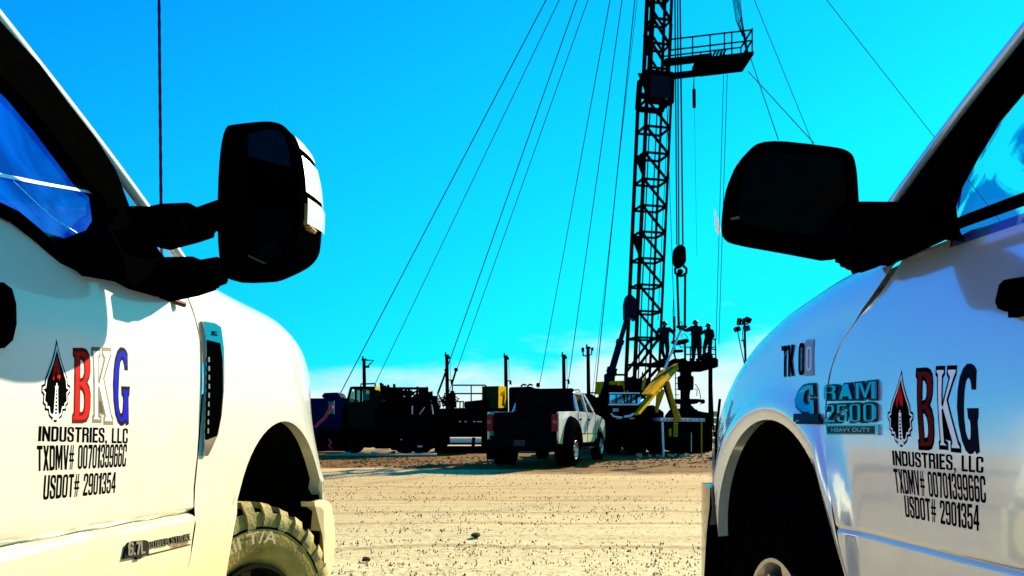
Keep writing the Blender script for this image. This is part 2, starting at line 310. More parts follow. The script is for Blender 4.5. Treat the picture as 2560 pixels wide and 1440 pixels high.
GL = {
 'I': (.36, [[(0, 0), (0, 1), (1, 1), (1, 0)]]), 'L': (.85, [[(0, 0), (0, 1), (.38, 1), (.38, _t), (1, _t), (1, 0)]]),
 'T': (1, [[(0, 1), (1, 1), (1, 1-_t), (.67, 1-_t), (.67, 0), (.33, 0), (.33, 1-_t), (0, 1-_t)]]),
 'E': (.86, [[(0, 0), (0, 1), (1, 1), (1, 1-_t), (.4, 1-_t), (.4, .6), (.92, .6), (.92, .44), (.4, .44), (.4, _t), (1, _t), (1, 0)]]),
 'N': (1.08, [[(0, 0), (0, 1), (.3, 1), (.70, .46), (.70, 1), (1, 1), (1, 0), (.72, 0), (.30, .55), (.30, 0)]]),
 'D': (1, [[(0, 0), (0, 1), (.65, 1), (.92, .95), (1, .84), (1, .16), (.92, .05), (.65, 0)], [(_s, _t), (_s, 1-_t), (.6, 1-_t), (.67, .8), (.67, .2), (.6, _t)]]),
 'O': (1, [_oct(0, 1, 0, 1, .32, .14), _h1]), '0': (.94, [_oct(0, 1, 0, 1, .32, .14), _h1]),
 'U': (1, [[(0, 1), (_s, 1), (_s, .2), (.42, .12), (.58, .12), (1-_s, .2), (1-_s, 1), (1, 1), (1, .15), (.9, .03), (.65, 0), (.35, 0), (.1, .03), (0, .15)]]),
 'S': (.98, [_S]), 'R': (1.02, [[(0, 0), (0, 1), (.68, 1), (.92, .95), (1, .85), (1, .62), (.88, .53), (.96, .46), (1, .38), (1, 0), (.67, 0), (.67, .38), (.58, .45), (_s, .45), (_s, 0)], [(_s, .58), (_s, .87), (.58, .87), (.67, .82), (.67, .63), (.58, .58)]]),
 'P': (.98, [[(0, 0), (0, 1), (.68, 1), (.92, .95), (1, .85), (1, .55), (.92, .43), (.68, .38), (_s, .38), (_s, 0)], [(_s, .51), (_s, .87), (.58, .87), (.67, .82), (.67, .56), (.58, .51)]]),
 'C': (.98, [[(1, .66), (1, .86), (.9, .97), (.65, 1), (.35, 1), (.1, .97), (0, .86), (0, .14), (.1, .03), (.35, 0), (.65, 0), (.9, .03), (1, .14), (1, .38), (.67, .38), (.67, .18), (.58, .12), (.42, .12), (.33, .18), (.33, .82), (.42, .88), (.58, .88), (.67, .82), (.67, .66)]]),
 'X': (1.05, [[(0, 1), (.34, 1), (.5, .72), (.66, 1), (1, 1), (.68, .51), (1, 0), (.66, 0), (.5, .28), (.34, 0), (0, 0), (.32, .51)]]),
 'M': (1.35, [[(0, 0), (0, 1), (.33, 1), (.5, .5), (.67, 1), (1, 1), (1, 0), (.76, 0), (.76, .66), (.58, .06), (.42, .06), (.24, .66), (.24, 0)]]),
 'W': (1.45, [[(0, 1), (.24, 1), (.32, .45), (.41, 1), (.60, 1), (.69, .45), (.77, 1), (1, 1), (.84, 0), (.60, 0), (.5, .52), (.41, 0), (.17, 0)]]),
 'V': (1.08, [[(0, 1), (.32, 1), (.5, .34), (.68, 1), (1, 1), (.68, 0), (.32, 0)]]),
 'A': (1.08, [[(0, 0), (.30, 1), (.70, 1), (1, 0), (.68, 0), (.64, .18), (.36, .18), (.32, 0)], [(.40, .32), (.60, .32), (.5, .76)]]),
 'K': (1.05, [[(0, 0), (0, 1), (_s, 1), (_s, .62), (.64, 1), (1, 1), (.66, .53), (1, 0), (.64, 0), (_s, .42), (_s, 0)]]),
 'B': (1, [[(0, 0), (0, 1), (.68, 1), (.92, .95), (1, .85), (1, .64), (.9, .54), (1, .44), (1, .15), (.92, .05), (.68, 0)], [(_s, .58), (_s, .87), (.58, .87), (.67, .82), (.67, .63), (.58, .58)], [(_s, .13), (_s, .45), (.58, .45), (.67, .40), (.67, .18), (.58, .13)]]),
 '#': (1.0, [[(.12, 0), (.26, .32), (0, .32), (0, .42), (.12, .42), (.14, .58), (0, .58), (0, .68), (.16, .68), (.30, 1), (.46, 1), (.40, .68), (.60, .68), (.70, 1), (.88, 1), (.80, .68), (1, .68), (1, .58), (.78, .58), (.76, .42), (1, .42), (1, .32), (.74, .32), (.66, 0), (.48, 0), (.56, .32), (.38, .32), (.30, 0)], [(.38, .42), (.58, .42), (.60, .58), (.40, .58)]]),
 '1': (.62, [[(.30, 0), (.30, .74), (0, .74), (0, .84), (.28, .90), (.42, 1), (1, 1), (1, 0)]]), '7': (.88, [[(0, 1), (1, 1), (1, .84), (.62, 0), (.22, 0), (.62, .83), (0, .83)]]),
 '2': (.94, [[(0, .66), (0, .86), (.1, .97), (.35, 1), (.65, 1), (.9, .97), (1, .86), (1, .64), (.40, _t), (1, _t), (1, 0), (0, 0), (0, .13), (.62, .62), (.67, .70), (.67, .82), (.58, .88), (.42, .88), (.33, .82), (.33, .66)]]),
 '3': (.94, [[(0, .68), (0, .86), (.1, .97), (.35, 1), (.65, 1), (.9, .97), (1, .86), (1, .64), (.86, .53), (1, .42), (1, .14), (.9, .03), (.65, 0), (.35, 0), (.1, .03), (0, .14), (0, .34), (.33, .34), (.33, .18), (.42, .12), (.58, .12), (.67, .18), (.67, .40), (.56, .46), (.36, .46), (.36, .59), (.56, .59), (.67, .65), (.67, .82), (.58, .88), (.42, .88), (.33, .82), (.33, .68)]]),
 '4': (1.0, [[(.46, 1), (.86, 1), (.86, .36), (1, .36), (1, .22), (.86, .22), (.86, 0), (.53, 0), (.53, .22), (0, .22), (0, .36)], [(.53, .36), (.53, .76), (.27, .36)]]),
 '5': (.94, [[(0, .46), (.05, 1), (.95, 1), (.95, .86), (.36, .86), (.34, .62), (.5, .66), (.75, .66), (.92, .61), (1, .51), (1, .14), (.9, .03), (.65, 0), (.35, 0), (.1, .03), (0, .14), (0, .32), (.33, .32), (.33, .18), (.42, .12), (.58, .12), (.67, .18), (.67, .48), (.58, .54), (.42, .54), (.33, .48)]]),
 '6': (.94, _6), '9': (.94, [[(1-x, 1-y) for x, y in sp] for sp in _6]),
 ',': (.34, [[(0, .02), (0, .17), (1, .17), (1, 0), (.5, -.16), (.1, -.16), (.5, .02)]]), '.': (.34, [[(0, 0), (0, .16), (1, .16), (1, 0)]]),
}
def block_mesh(body, offset=0, extrude=0, gap=.13):
    sp = []; x = 0
    for ch in body:
        if ch == ' ': x += .42; continue
        w, g = GL[ch]; sp += [[(x+px_*w*.62, py_) for px_, py_ in s] for s in g]; x += w*.62+gap*.62
    return curve_mesh(sp, offset, extrude)
def norm(vs, box=None):
    if box is None: box = (min(v.x for v in vs), max(v.x for v in vs), min(v.y for v in vs), max(v.y for v in vs))
    return [Vector(((v.x-box[0])/(box[1]-box[0]), (v.y-box[2])/(box[3]-box[2]), v.z)) for v in vs]
def bil(q, a, b):                          # q = TL, TR, BR, BL
    t = (q[0][0]+(q[1][0]-q[0][0])*a, q[0][1]+(q[1][1]-q[0][1])*a); d = (q[3][0]+(q[2][0]-q[3][0])*a, q[3][1]+(q[2][1]-q[3][1])*a)
    return d[0]+(t[0]-d[0])*b, d[1]+(t[1]-d[1])*b
LET_B = [[(0, 1), (.58, 1), (.78, .975), (.9, .92), (.96, .83), (.96, .7), (.9, .62), (.77, .54), (.92, .47), (1, .37), (1, .2), (.94, .09), (.82, .02), (.62, 0), (.08, 0), (.08, .08), (.15, .11), (.08, .9), (0, .93)],
         [(.38, .89), (.52, .875), (.62, .82), (.65, .75), (.64, .66), (.57, .595), (.38, .57)], [(.40, .475), (.54, .45), (.65, .39), (.69, .28), (.68, .18), (.61, .115), (.43, .105)]]
LET_K = [[(0, 1), (.39, 1), (.39, .925), (.31, .885), (.30, .56), (.33, .55), (.62, .87), (.52, .93), (.52, 1), (.92, 1), (.91, .92), (.83, .86), (.54, .60), (.93, .10), (1, .06), (1, 0), (.6, 0), (.6, .06), (.65, .10), (.33, .47), (.30, .46), (.33, .1), (.45, .07), (.45, .02), (.08, .02), (.08, .07), (.14, .1), (.08, .9), (0, .93)]]
LET_G = [[(.88, .93), (.88, .745), (.70, .745), (.68, .80), (.60, .87), (.50, .885), (.40, .84), (.33, .72), (.30, .55), (.30, .38), (.36, .21), (.45, .13), (.55, .11), (.62, .16), (.645, .30), (.62, .38), (.53, .41), (.51, .48), (1, .48), (.99, .41), (.93, .37), (.97, .02), (.84, 0), (.78, .04), (.66, .005), (.5, 0), (.34, .04), (.18, .15), (.06, .32), (0, .52), (.02, .70), (.10, .85), (.24, .95), (.42, 1), (.62, 1), (.78, .975)]]
_h = [(.12, .53), (.10, .46), (0, .44), (0, .35), (.07, .32), (.05, .22), (.13, .19), (.12, .14), (.24, .135), (.27, .07), (.38, .03), (.43, .055), (.46, 0)]
LOGO = [(.5, 1), (.43, .87), (.33, .74)]+_h+[(1-x, y) for x, y in reversed(_h)]+[(.67, .74), (.57, .87)]
def inset(poly, d):
    n = len(poly); cx, cy = .5, .36; A = sum(poly[i][0]*poly[(i+1) % n][1]-poly[(i+1) % n][0]*poly[i][1] for i in range(n)); s = 1 if A > 0 else -1; out = []
    for i in range(n):
        p, q, r = Vector(poly[i-1]), Vector(poly[i]), Vector(poly[(i+1) % n]); d1 = (q-p).normalized(); d2 = (r-q).normalized()
        n1 = Vector((-d1.y, d1.x))*s; n2 = Vector((-d2.y, d2.x))*s; b = n1+n2; b = b/max(.35, b.dot(b)/2) if b.length > 1e-4 else n1
        out.append(tuple(q+b*d))
    return out
# ------------------------------------------------------------------ near pickups
class Truck:
    def __init__(s, name, label, A, psi, side):
        s.A = A; s.side = side; p = R(psi); s.d = (math.sin(p), math.cos(p)); s.n = (side*math.cos(p), -side*math.sin(p))
        s.root = thing(name, label, 'pickup truck', (A[0], A[1], 0), -p, None); s.vf = lambda u, h: 0.0
    def un(s, px, py, v0=0, k=0, hb=0):     # photo pixel -> (u forward, h up) on this truck's flank
        r = (px-1280)/F; t = -(py-YH)/F; n, A, d = s.n, s.A, s.d
        Y = (v0-k*(HC-hb)+n[0]*A[0]+n[1]*A[1])/(n[0]*r+n[1]+k*t)
        return ((r*Y-A[0])*d[0]+(Y-A[1])*d[1], HC+t*Y)
    def us(s, pts, ref=None):               # the same, following the curved panel
        ref = ref or s.vf; out = []
        for p in pts:
            v = 0
            for _ in range(6): u, h = s.un(*p, v); v = ref(u, h)
            out.append((u, h))
        return out
    def loc(s, px, py, Y):                  # photo pixel + distance -> this truck's own coordinates
        w = W(px, py, Y); dx, dy = w.x-s.A[0], w.y-s.A[1]
        return Vector((s.side*(dx*s.n[0]+dy*s.n[1]), dx*s.d[0]+dy*s.d[1], w.z))
    def P(s, u, v, h): return Vector((s.side*v, u, h))
    def panel(s, name, outline, m, vf=None, step=.05, ucuts=(), hcuts=(), flange=.03, parent=None, smooth=35, back=True):
        vf = vf or s.vf; bm = bmesh.new(); vs = [bm.verts.new((0, u, h)) for u, h in outline]
        bmesh.ops.triangulate(bm, faces=[bm.faces.new(vs)])
        us = [p[0] for p in outline]; hs = [p[1] for p in outline]
        def cut(co, no): bmesh.ops.bisect_plane(bm, geom=bm.verts[:]+bm.edges[:]+bm.faces[:], plane_co=co, plane_no=no, dist=1e-5)
        k = min(us)+step
        while k < max(us)-.005: cut((0, k, 0), (0, 1, 0)); k += step
        k = min(hs)+step
        while k < max(hs)-.005: cut((0, 0, k), (0, 0, 1)); k += step
        for c in hcuts: cut((0, 0, c), (0, 0, 1))
        for c in ucuts: cut((0, c, 0), (0, 1, 0))
        for v in bm.verts: v.co.x = s.side*vf(v.co.y, v.co.z)
        if flange:
            be = [e for e in bm.edges if e.is_boundary]; r = bmesh.ops.extrude_edge_only(bm, edges=be)
            for v in [g for g in r['geom'] if isinstance(g, bmesh.types.BMVert)]: v.co.x -= s.side*flange
        bmesh.ops.recalc_face_normals(bm, faces=bm.faces)
        f0 = max(bm.faces, key=lambda f: abs(f.normal.x)*f.calc_area())
        if f0.normal.x*s.side < 0: bmesh.ops.reverse_faces(bm, faces=bm.faces)
        me = bpy.data.meshes.new(name); bm.to_mesh(me); bm.free()
        for p in me.polygons: p.use_smooth = True
        me.set_sharp_from_angle(angle=R(smooth)); me.materials.append(m)
        return link(bpy.data.objects.new(name, me), parent or s.root)
    def decal(s, name, vf_mesh, quad, m, off=.003, parent=None, zs=0, ref=None, px=True, box=None):
        vs, fs = vf_mesh; vs = norm(vs, box); ref = ref or s.vf
        q = s.us(quad, ref) if px else quad
        z0 = min(v.z for v in vs); bm = bmesh.new()
        bv = []
        for v in vs: u, h = bil(q, v.x, v.y); bv.append(bm.verts.new(((v.z-z0)*zs, u, h)))
        for f in fs:
            try: bm.faces.new([bv[i] for i in f])
            except ValueError: pass
        if not zs:                          # follow the panel's curve: cut the flat lettering into small cells
            bmesh.ops.triangulate(bm, faces=bm.faces[:]); us_ = [v.co.y for v in bm.verts]; hs_ = [v.co.z for v in bm.verts]
            for ax, lo, hi in ((1, min(us_), max(us_)), (2, min(hs_), max(hs_))):
                k = math.floor(lo/.025)*.025+.025
                while k < hi:
                    co = [0, 0, 0]; no = [0, 0, 0]; co[ax] = k; no[ax] = 1
                    bmesh.ops.bisect_plane(bm, geom=bm.verts[:]+bm.edges[:]+bm.faces[:], plane_co=co, plane_no=no, dist=1e-6); k += .025
        for v in bm.verts: v.co.x = s.side*(ref(v.co.y, v.co.z)+off+v.co.x)
        me = bpy.data.meshes.new(name); bm.to_mesh(me); bm.free(); me.materials.append(m)
        return link(bpy.data.objects.new(name, me), parent or s.root)
    def fv(s, cfg):                         # flank of the fender including its rounded shoulder
        def f(u, h):
            hs = smooth_tab(cfg['top'], u)-cfg['hh']
            if h <= hs: return s.vf(u, h)-cfg['taper'](u, h)
            k = min(.999, (h-hs)/cfg['hh']); return s.vf(u, hs)-cfg['w']*(1-math.sqrt(1-k*k))-cfg['taper'](u, h)
        return f
    def jamb(s, cfg, top):
        f = s.fv(cfg); pts = [(u, h) for h, u in cfg['shut'] if h <= top]
        s.panel('door_jamb', [(u+.05, h) for u, h in pts]+[(u-.05, h) for u, h in reversed(pts)], M['liner'], vf=lambda u, h: min(f(u, h), s.vf(u, h))-.03, flange=0, step=.05)
    def text(s, name, body, quad, m, bold=.02, off=.003, parent=None, ext=0, spacing=1.0, px=True, ref=None):
        if any(c not in GL and c != ' ' for c in body): return s.decal(name, text_mesh(body, bold, ext and .5, spacing), quad, m, off, parent, ext, ref, px)
        vs, fs = block_mesh(body, bold, ext and .5); xs_ = [v.x for v in vs]
        return s.decal(name, (vs, fs), quad, m, off, parent, ext, ref, px, (min(xs_), max(xs_), 0, 1))
def subpoly(pts, n=6):                      # round a polygon by Chaikin
    for _ in range(n):
        pts = [q for i in range(len(pts)) for q in ((pts[i][0]*.75+pts[(i+1) % len(pts)][0]*.25, pts[i][1]*.75+pts[(i+1) % len(pts)][1]*.25), (pts[i][0]*.25+pts[(i+1) % len(pts)][0]*.75, pts[i][1]*.25+pts[(i+1) % len(pts)][1]*.75))]
    return pts
def lerp_tab(tab, x):
    if x <= tab[0][0]: return tab[0][1]
    for (a, p), (b, q) in zip(tab, tab[1:]):
        if x <= b: return p+(q-p)*(x-a)/(b-a)
    return tab[-1][1]
def smooth_tab(tab, x, w=.06):
    return (lerp_tab(tab, x-w)+2*lerp_tab(tab, x)+lerp_tab(tab, x+w))/4
def nose(T, cfg):
    """front fenders and bonnet: sections swept along the truck, cut by the wheel arch"""
    c, a, b, hc = cfg['arch']; top, shut, taper = cfg['top'], cfg['shut'], cfg['taper']; u1 = cfg['u1']; u0 = -.6; wid = cfg['width']
    st = [u0+(c-a-u0)*k/8 for k in range(9)]+[c-a+.0005]+[c-a*math.cos(math.pi*k/36) for k in range(1, 36)]+[c+a-.0005, c+a+.0005]
    k = c+a+.03
    while k < u1: st.append(k); k += .03
    st.append(u1)
    def low(u):
        if u < c-a: return cfg['rocker']
        if u <= c+a: return hc+b*math.sqrt(max(0, 1-((u-c)/a)**2))
        return cfg['frontlow']
    def sec(u):
        ht = smooth_tab(top, u); w, hh = cfg['w'], cfg['hh']; hs = ht-hh; lo = low(u); pts = []
        for k in range(19):
            h = lo+(hs-lo)*k/18; pts.append((T.vf(u, h), h))
        v1 = pts[-1][0]
        for k in range(1, 13):
            t = math.pi/2*k/12; pts.append((v1-w*(1-math.cos(t)), hs+hh*math.sin(t)))
        seam = cfg['seam']; vt = pts[-1][0]
        for k in range(1, 4): pts.append((vt+(-seam-vt)*k/3, ht+.012*k/3))
        return [(v-taper(u, h), h) for v, h in pts]
    def warp(u, h):
        t = max(0, 1-(u-u0)/.16); return u+(lerp_tab(shut, h)-u0)*t
    for far in (0, 1):
        mb = MB(); rows = []
        for u in st:
            pts = sec(u); lip = .045
            pts = [(pts[0][0]-lip, pts[0][1]+.004)]+pts
            row = []
            for v, h in pts:
                uu = warp(u, h) if u < u0+.17 else u
                vv = v if not far else -2*wid-v
                row.append(T.P(uu, vv, h))
            rows.append(row)
        n = len(rows[0])
        for i in range(len(rows)-1): mb.add(rows[i]+rows[i+1], [(k, k+1, n+k+1, n+k) for k in range(n-1)])
        ob = mb.build('front_fender', cfg['paint'], T.root)
        bm = bmesh.new(); bm.from_mesh(ob.data); bmesh.ops.remove_doubles(bm, verts=bm.verts, dist=1e-5); bmesh.ops.recalc_face_normals(bm, faces=bm.faces)
        f0 = max(bm.faces, key=lambda f: abs(f.normal.x)*f.calc_area())
        if f0.normal.x*T.side*(-1 if far else 1) < 0: bmesh.ops.reverse_faces(bm, faces=bm.faces)
        bm.to_mesh(ob.data); bm.free()
        for p in ob.data.polygons: p.use_smooth = True
        ob.data.set_sharp_from_angle(angle=R(40))
        if not far: near = ob
    # bonnet between the seams
    mb = MB(); rows = []; bul = cfg['bulge']
    for i in range(31):
        u = u0-.08+(u1-u0+.06)*i/30; ht = smooth_tab(top, u)+.012; e = taper(u, ht); row = []
        v0, v1 = -cfg['seam']-.008-e, -2*wid+cfg['seam']+.008+e
        for k in range(25):
            t = k/24; v = v0+(v1-v0)*t; s = min(1, min(t, 1-t)/cfg['bw']); s = s*s*(3-2*s)
            row.append(T.P(u, v, ht+bul(u)*s+.03*math.sin(math.pi*t)-(.02 if k in (0, 24) else 0)))
        rows.append(row)
    for i in range(30): mb.add(rows[i]+rows[i+1], [(k, k+1, 26+k, 25+k) for k in range(24)])
    ob = mb.build('bonnet', cfg['paint'], T.root); bm = bmesh.new(); bm.from_mesh(ob.data); bmesh.ops.remove_doubles(bm, verts=bm.verts, dist=1e-5); bmesh.ops.recalc_face_normals(bm, faces=bm.faces)
    if max(bm.faces, key=lambda f: f.calc_area()).normal.z < 0: bmesh.ops.reverse_faces(bm, faces=bm.faces)
    bm.to_mesh(ob.data); bm.free()
    for p in ob.data.polygons: p.use_smooth = True
    ob.data.set_sharp_from_angle(angle=R(50))
    # wheel housing: dark half-drum behind the arch
    for vs_ in ((-.03, -.62), (-2*wid+.03, -2*wid+.62)):
        mb = MB()
        ra = [T.P(c+(a+.02)*math.cos(t), vs_[0], hc+(b+.02)*math.sin(t)) for t in [math.pi*k/24 for k in range(25)]]
        ra = [T.P(c+a+.02, vs_[0], .45)]+ra+[T.P(c-a-.02, vs_[0], .45)]
        rb = [p+Vector((T.side*(vs_[1]-vs_[0]), 0, 0)) for p in ra]; n = len(ra)
        mb.add(ra+rb, [(k, k+1, n+k+1, n+k) for k in range(n-1)]+[tuple(range(n, 2*n))])
        mb.build('wheel_housing', M['liner'], T.root)
    return near
def wheel(T, u, v, r, w, steer, mt, rim_m, lettering=None, rimr=.25):
    """off-road tyre with staggered tread lugs, sidewall, rim; axis across the truck, steered by an angle"""
    e = bpy.data.objects.new('wheel', None); e.empty_display_size = .1; link(e, T.root); e.location = T.P(u, v, r); e.rotation_euler = (0, 0, -R(steer)*1)
    s = T.side; mb = MB(); hw = w/2
    prof = [(-hw*.8, rimr), (-hw*.98, rimr+.05), (-hw, r*.78), (-hw*.93, r*.93), (-hw*.75, r-.022), (0, r-.016), (hw*.75, r-.022), (hw*.93, r*.93), (hw, r*.78), (hw*.98, rimr+.05), (hw*.8, rimr)]
    sw_ = MB()
    for lo_, hi_ in ((0, 3), (7, 10)): sw_.lathe((0, 0, 0), (s, 0, 0), prof[lo_:hi_+1], 72, cap=False)
    tr_ = MB(); tr_.lathe((0, 0, 0), (s, 0, 0), prof[3:8], 72, cap=False)
    def pt(ang, ax, rad): return Vector((s*ax, rad*math.cos(ang), rad*math.sin(ang)))
    nl = 30
    for k in range(nl):
        a0 = 2*math.pi*k/nl; da = 2*math.pi/nl
        for sgn in (1, -1):
            off = 0 if sgn > 0 else da/2
            # shoulder lug: runs from mid tread over the shoulder, kinked
            path = [(.03, 0, r+.004), (.30, .42, r+.005), (.58, .10, r+.003), (.90, .50, r-.012), (1.02, .52, r*.91), (1.035, .54, r*.84 if k % 2 else r*.875)]
            g = .50
            vs = []
            for ax, sh, rad in path:
                for q in (0, g):
                    ang = a0+off+da*(sh+q)
                    vs += [pt(ang, sgn*hw*ax, rad), pt(ang, sgn*hw*ax*.96, rad-.03)]
            fs = []
            for i in range(len(path)-1):
                b, d = 4*i, 4*i+4
                fs += [(b, b+2, d+2, d), (b, d, d+1, b+1), (b+2, b+3, d+3, d+2)]
            fs += [(0, 1, 3, 2), (4*len(path)-4, 4*len(path)-2, 4*len(path)-1, 4*len(path)-3)]
            mb.add(vs, fs)
    ty_ = sw_.build('tyre', mt, e, smooth=30); tr_.build('tread_groove', M['rubber'], ty_, smooth=30); mb.build('tread', M['duststread'] if mt is M['dustrubber'] else mt, ty_, smooth=30)
    # raised rings on the sidewall
    rg = MB(); rg.lathe((0, 0, 0), (s, 0, 0), [(hw*.985, r*.815), (hw*1.012, r*.81), (hw*1.012, r*.80), (hw*.985, r*.795)], 64, cap=False); rg.build('sidewall_ring', M['rubber'], e)
    rm = MB(); rm.lathe((0, 0, 0), (s, 0, 0), [(hw*.80, rimr+.004), (hw*.93, rimr+.002), (hw*.93, rimr-.014), (hw*.75, rimr-.03), (hw*.25, rimr-.045), (hw*.2, .09), (hw*.5, .085), (hw*.55, .07), (hw*.55, 0.001)], 48, cap=False)
    for k in range(8):
        a0 = 2*math.pi*k/8; c = pt(a0, hw*.55, .155); rm.beam(pt(a0, hw*.4, .08), pt(a0, hw*.62, rimr-.02), .05, .03, up=(s, 0, 0))
    rm.build('rim', rim_m, e, smooth=35)
    lu = MB()
    for k in range(8): lu.lathe(pt(2*math.pi*(k+.5)/8, hw*.2, .065), (s, 0, 0), [(0, .014), (hw*.42, .014), (hw*.46, .006)], 8)
    lu.lathe((0, 0, 0), (s, 0, 0), [(hw*.5, .055), (hw*.8, .05), (hw*.84, .03), (hw*.84, .001)], 20, cap=False)
    lu.build('hub', M['chrome'], e, smooth=30)
    if lettering:
        txt, amid, span, r0, r1 = lettering
        vs, fs = text_mesh(txt, .012); vs = norm(vs); l = MB()
        l.add([pt(amid+span/2-v.x*span, hw*1.0+.004, r0+(r1-r0)*v.y) for v in vs], fs); l.build('sidewall_lettering', mat('raised_lettering', (.55, .45, .28), .8), e)
    return e
# ================================================================== left pickup (sunlit flank)
def cab_shell(T, cfg):
    """greenhouse, far side, bed, inner structure of a near pickup; v=0 flank, inward negative"""
    wd = cfg['width']*2; P = T.P; belt = cfg['belt']; k = cfg['k']; roof = cfg['roof']
    def tv(h): return -k*(h-belt)
    # roof
    mb = MB(); rows = []
    for i in range(13):
        u = cfg['roof0']+(cfg['roof1']-cfg['roof0'])*i/12; row = []
        e = .05*max(0, (i-9)/3)**2
        for j in range(17):
            t = j/16; v = tv(roof-.05)+( -wd-2*tv(roof-.05))*t; row.append(P(u, v, roof-.05-e+.09*(1-(2*t-1)**4)))
        rows.append(row)
    for i in range(12): mb.add(rows[i]+rows[i+1], [(q, q+1, 18+q, 17+q) for q in range(16)])
    mb.build('roof', cfg['paint'], T.root, smooth=50)
    # windscreen with its frame
    a0, a1 = cfg['ap0'], cfg['ap1']          # A-pillar base and top (u,h)
    ws = MB(); rows = []
    for i in range(7):
        t = i/6; u = a0[0]+(a1[0]-a0[0])*t; h = a0[1]+(a1[1]-a0[1])*t; v = tv(h)-.03; row = []
        for j in range(13):
            q = j/12; row.append(P(u+.16*(1-(2*q-1)**2), v+(-wd-2*v)*q, h))
        rows.append(row)
    for i in range(6): ws.add(rows[i]+rows[i+1], [(q, q+1, 14+q, 13+q) for q in range(12)])
    ws.build('windscreen', M['screen'], T.root, smooth=60)
    for far in (0, 1):
        pl = MB(); pts = []
        for i in range(9):
            t = i/8; u = a0[0]+(a1[0]-a0[0])*t+.02*math.sin(math.pi*t); h = a0[1]+(a1[1]-a0[1])*t+.012*math.sin(math.pi*t)
            pts.append(P(u, (tv(h)-.035) if not far else -wd-tv(h)+.035, h))
        pl.tube(pts, cfg['apr'], 10); pl.build('windscreen_pillar', cfg['paint'], T.root, smooth=50)
    for far in (0, 1):
        tr = MB(); rows = []
        for i in range(9):
            t = i/8; u = a0[0]+(a1[0]-a0[0])*t; h = a0[1]+(a1[1]-a0[1])*t; v = tv(h)-.05; d = cfg.get('trimw', .10)
            e = [(v, u-.03, h-.01), (v-d*.5, u-.02, h-.015), (v-d, u+.0, h-.012), (v-d, u-.05, h-.03), (v-.01, u-.12, h-.03)]
            rows.append([P(q[0] if not far else -wd-q[0], q[1], q[2]) for q in e])
        tr.rings(rows, cap=False); tr.build('pillar_trim', M['seat'], T.root, smooth=40)
    cw = MB(); cw.beam(P(-.72, -.34, cfg['top'][1][1]-.06), P(-.72, -wd+.34, cfg['top'][1][1]-.06), .30, .05); cw.build('cowl', M['trim'], T.root)
    # far side: doors, window frame, glass
    fs = MB(); fs.prism([P(-.62, -wd, cfg['rocker']), P(-2.9, -wd, cfg['rocker']), P(-2.9, -wd, belt), P(-.62, -wd, belt+.03)], (T.side*.06, 0, 0)); fs.build('far_door', cfg['paint'], T.root)
    fr = MB(); prev = None
    for u, h in [(a0[0]-.1, belt), (a1[0]-.12, roof-.09), (-2.85, roof-.09)]:
        p = P(u, -wd-tv(h)+.02, h)
        if prev: fr.beam(prev, p, .07, .05)
        prev = p
    for u in (-1.75, -2.8): fr.beam(P(u, -wd+.02, belt), P(u, -wd-tv(roof)+.02, roof-.08), .05, .14)
    fr.build('window_frame', M['trim'], T.root)
    fg = MB(); h1 = roof-.1; fg.add([P(a0[0]-.12, -wd+.02, belt), P(-2.8, -wd+.02, belt), P(-2.8, -wd-tv(h1)+.02, h1), P(a1[0]-.14, -wd-tv(h1)+.02, h1)], [(0, 1, 2, 3)]); fg.build('far_window', M['screen'], T.root)
    # rear of cab, bed and floor pan (mostly behind the camera)
    bk = MB(); bk.box(P(-2.92, -wd/2, 1.35), (wd-.1, .05, 1.5)); bk.box(P(-1.6, -wd/2, cfg['rocker']+.02), (wd-.08, 2.7, .06)); bk.box(P(-.66, -wd/2, 1.05), (wd-.2, .04, .9)); bk.build('cab_floor', M['trim'], T.root)
    bd = MB()
    for v in (-.03, -wd+.03): bd.box(P(-4.1, v, 1.15), (.06, 2.2, .75))
    bd.box(P(-5.19, -wd/2, 1.15), (wd, .06, .75)); bd.box(P(-4.1, -wd/2, .8), (wd-.1, 2.2, .05)); bd.build('truck_bed', cfg['paint'], T.root)
    # interior
    da = MB(); da.prism([P(-.72, -.22, 1.15), P(-.72, -.22, belt-.01), P(-.86, -.22, belt+.03), P(-1.02, -.22, belt+.01), P(-1.1, -.22, belt-.1), P(-1.05, -.22, 1.15)], (-T.side*(wd-.44), 0, 0)); da.build('dashboard', M['seat'], T.root)
    for v in (-.55, -wd+.55):
        se = MB(); se.box(P(-1.75, v, 1.15), (.52, .5, .2)); se.box(P(-2.02, v, 1.55), (.5, .16, .66), (R(10), 0, 0)); se.box(P(-2.08, v, 1.98), (.28, .1, .2)); se.build('seat', M['seat'], T.root, bevel=.03)
    sw = MB(); c = P(-1.22, cfg['wheelv'], belt+.02); ring = [c+Vector((.19*math.cos(t), -.07*math.sin(t), .18*math.sin(t))) for t in [2*math.pi*q/28 for q in range(29)]]
    sw.tube(ring, .016, 6); sw.beam(c+Vector((-.19, 0, 0)), c+Vector((.19, 0, 0)), .03, .05); sw.tube([c, c+Vector((0, .22, -.08))], .03, 8); sw.build('steering_wheel', M['trim'], T.root)
    vm = MB(); vm.box(P(a1[0]+.05, -wd/2, roof-.2), (.26, .04, .08)); vm.tube([P(a1[0]+.05, -wd/2, roof-.2), P(a1[0]+.12, -wd/2, roof-.06)], .012); vm.build('interior_mirror', M['trim'], T.root, bevel=.01)
    for v in (-.5, -wd+.5):
        sv = MB(); sv.box(P(a1[0]-.02, v, roof-.12), (.42, .18, .025), (R(-22), 0, 0)); sv.build('sun_visor', M['seat'], T.root, bevel=.01)
    # running board, bumper, grille, bonnet front
    rb = MB(); rb.beam(P(-.62, .02, .46), P(-2.7, .02, .46), .16, .05); rb.build('running_board', M['trim'], T.root, bevel=.015)
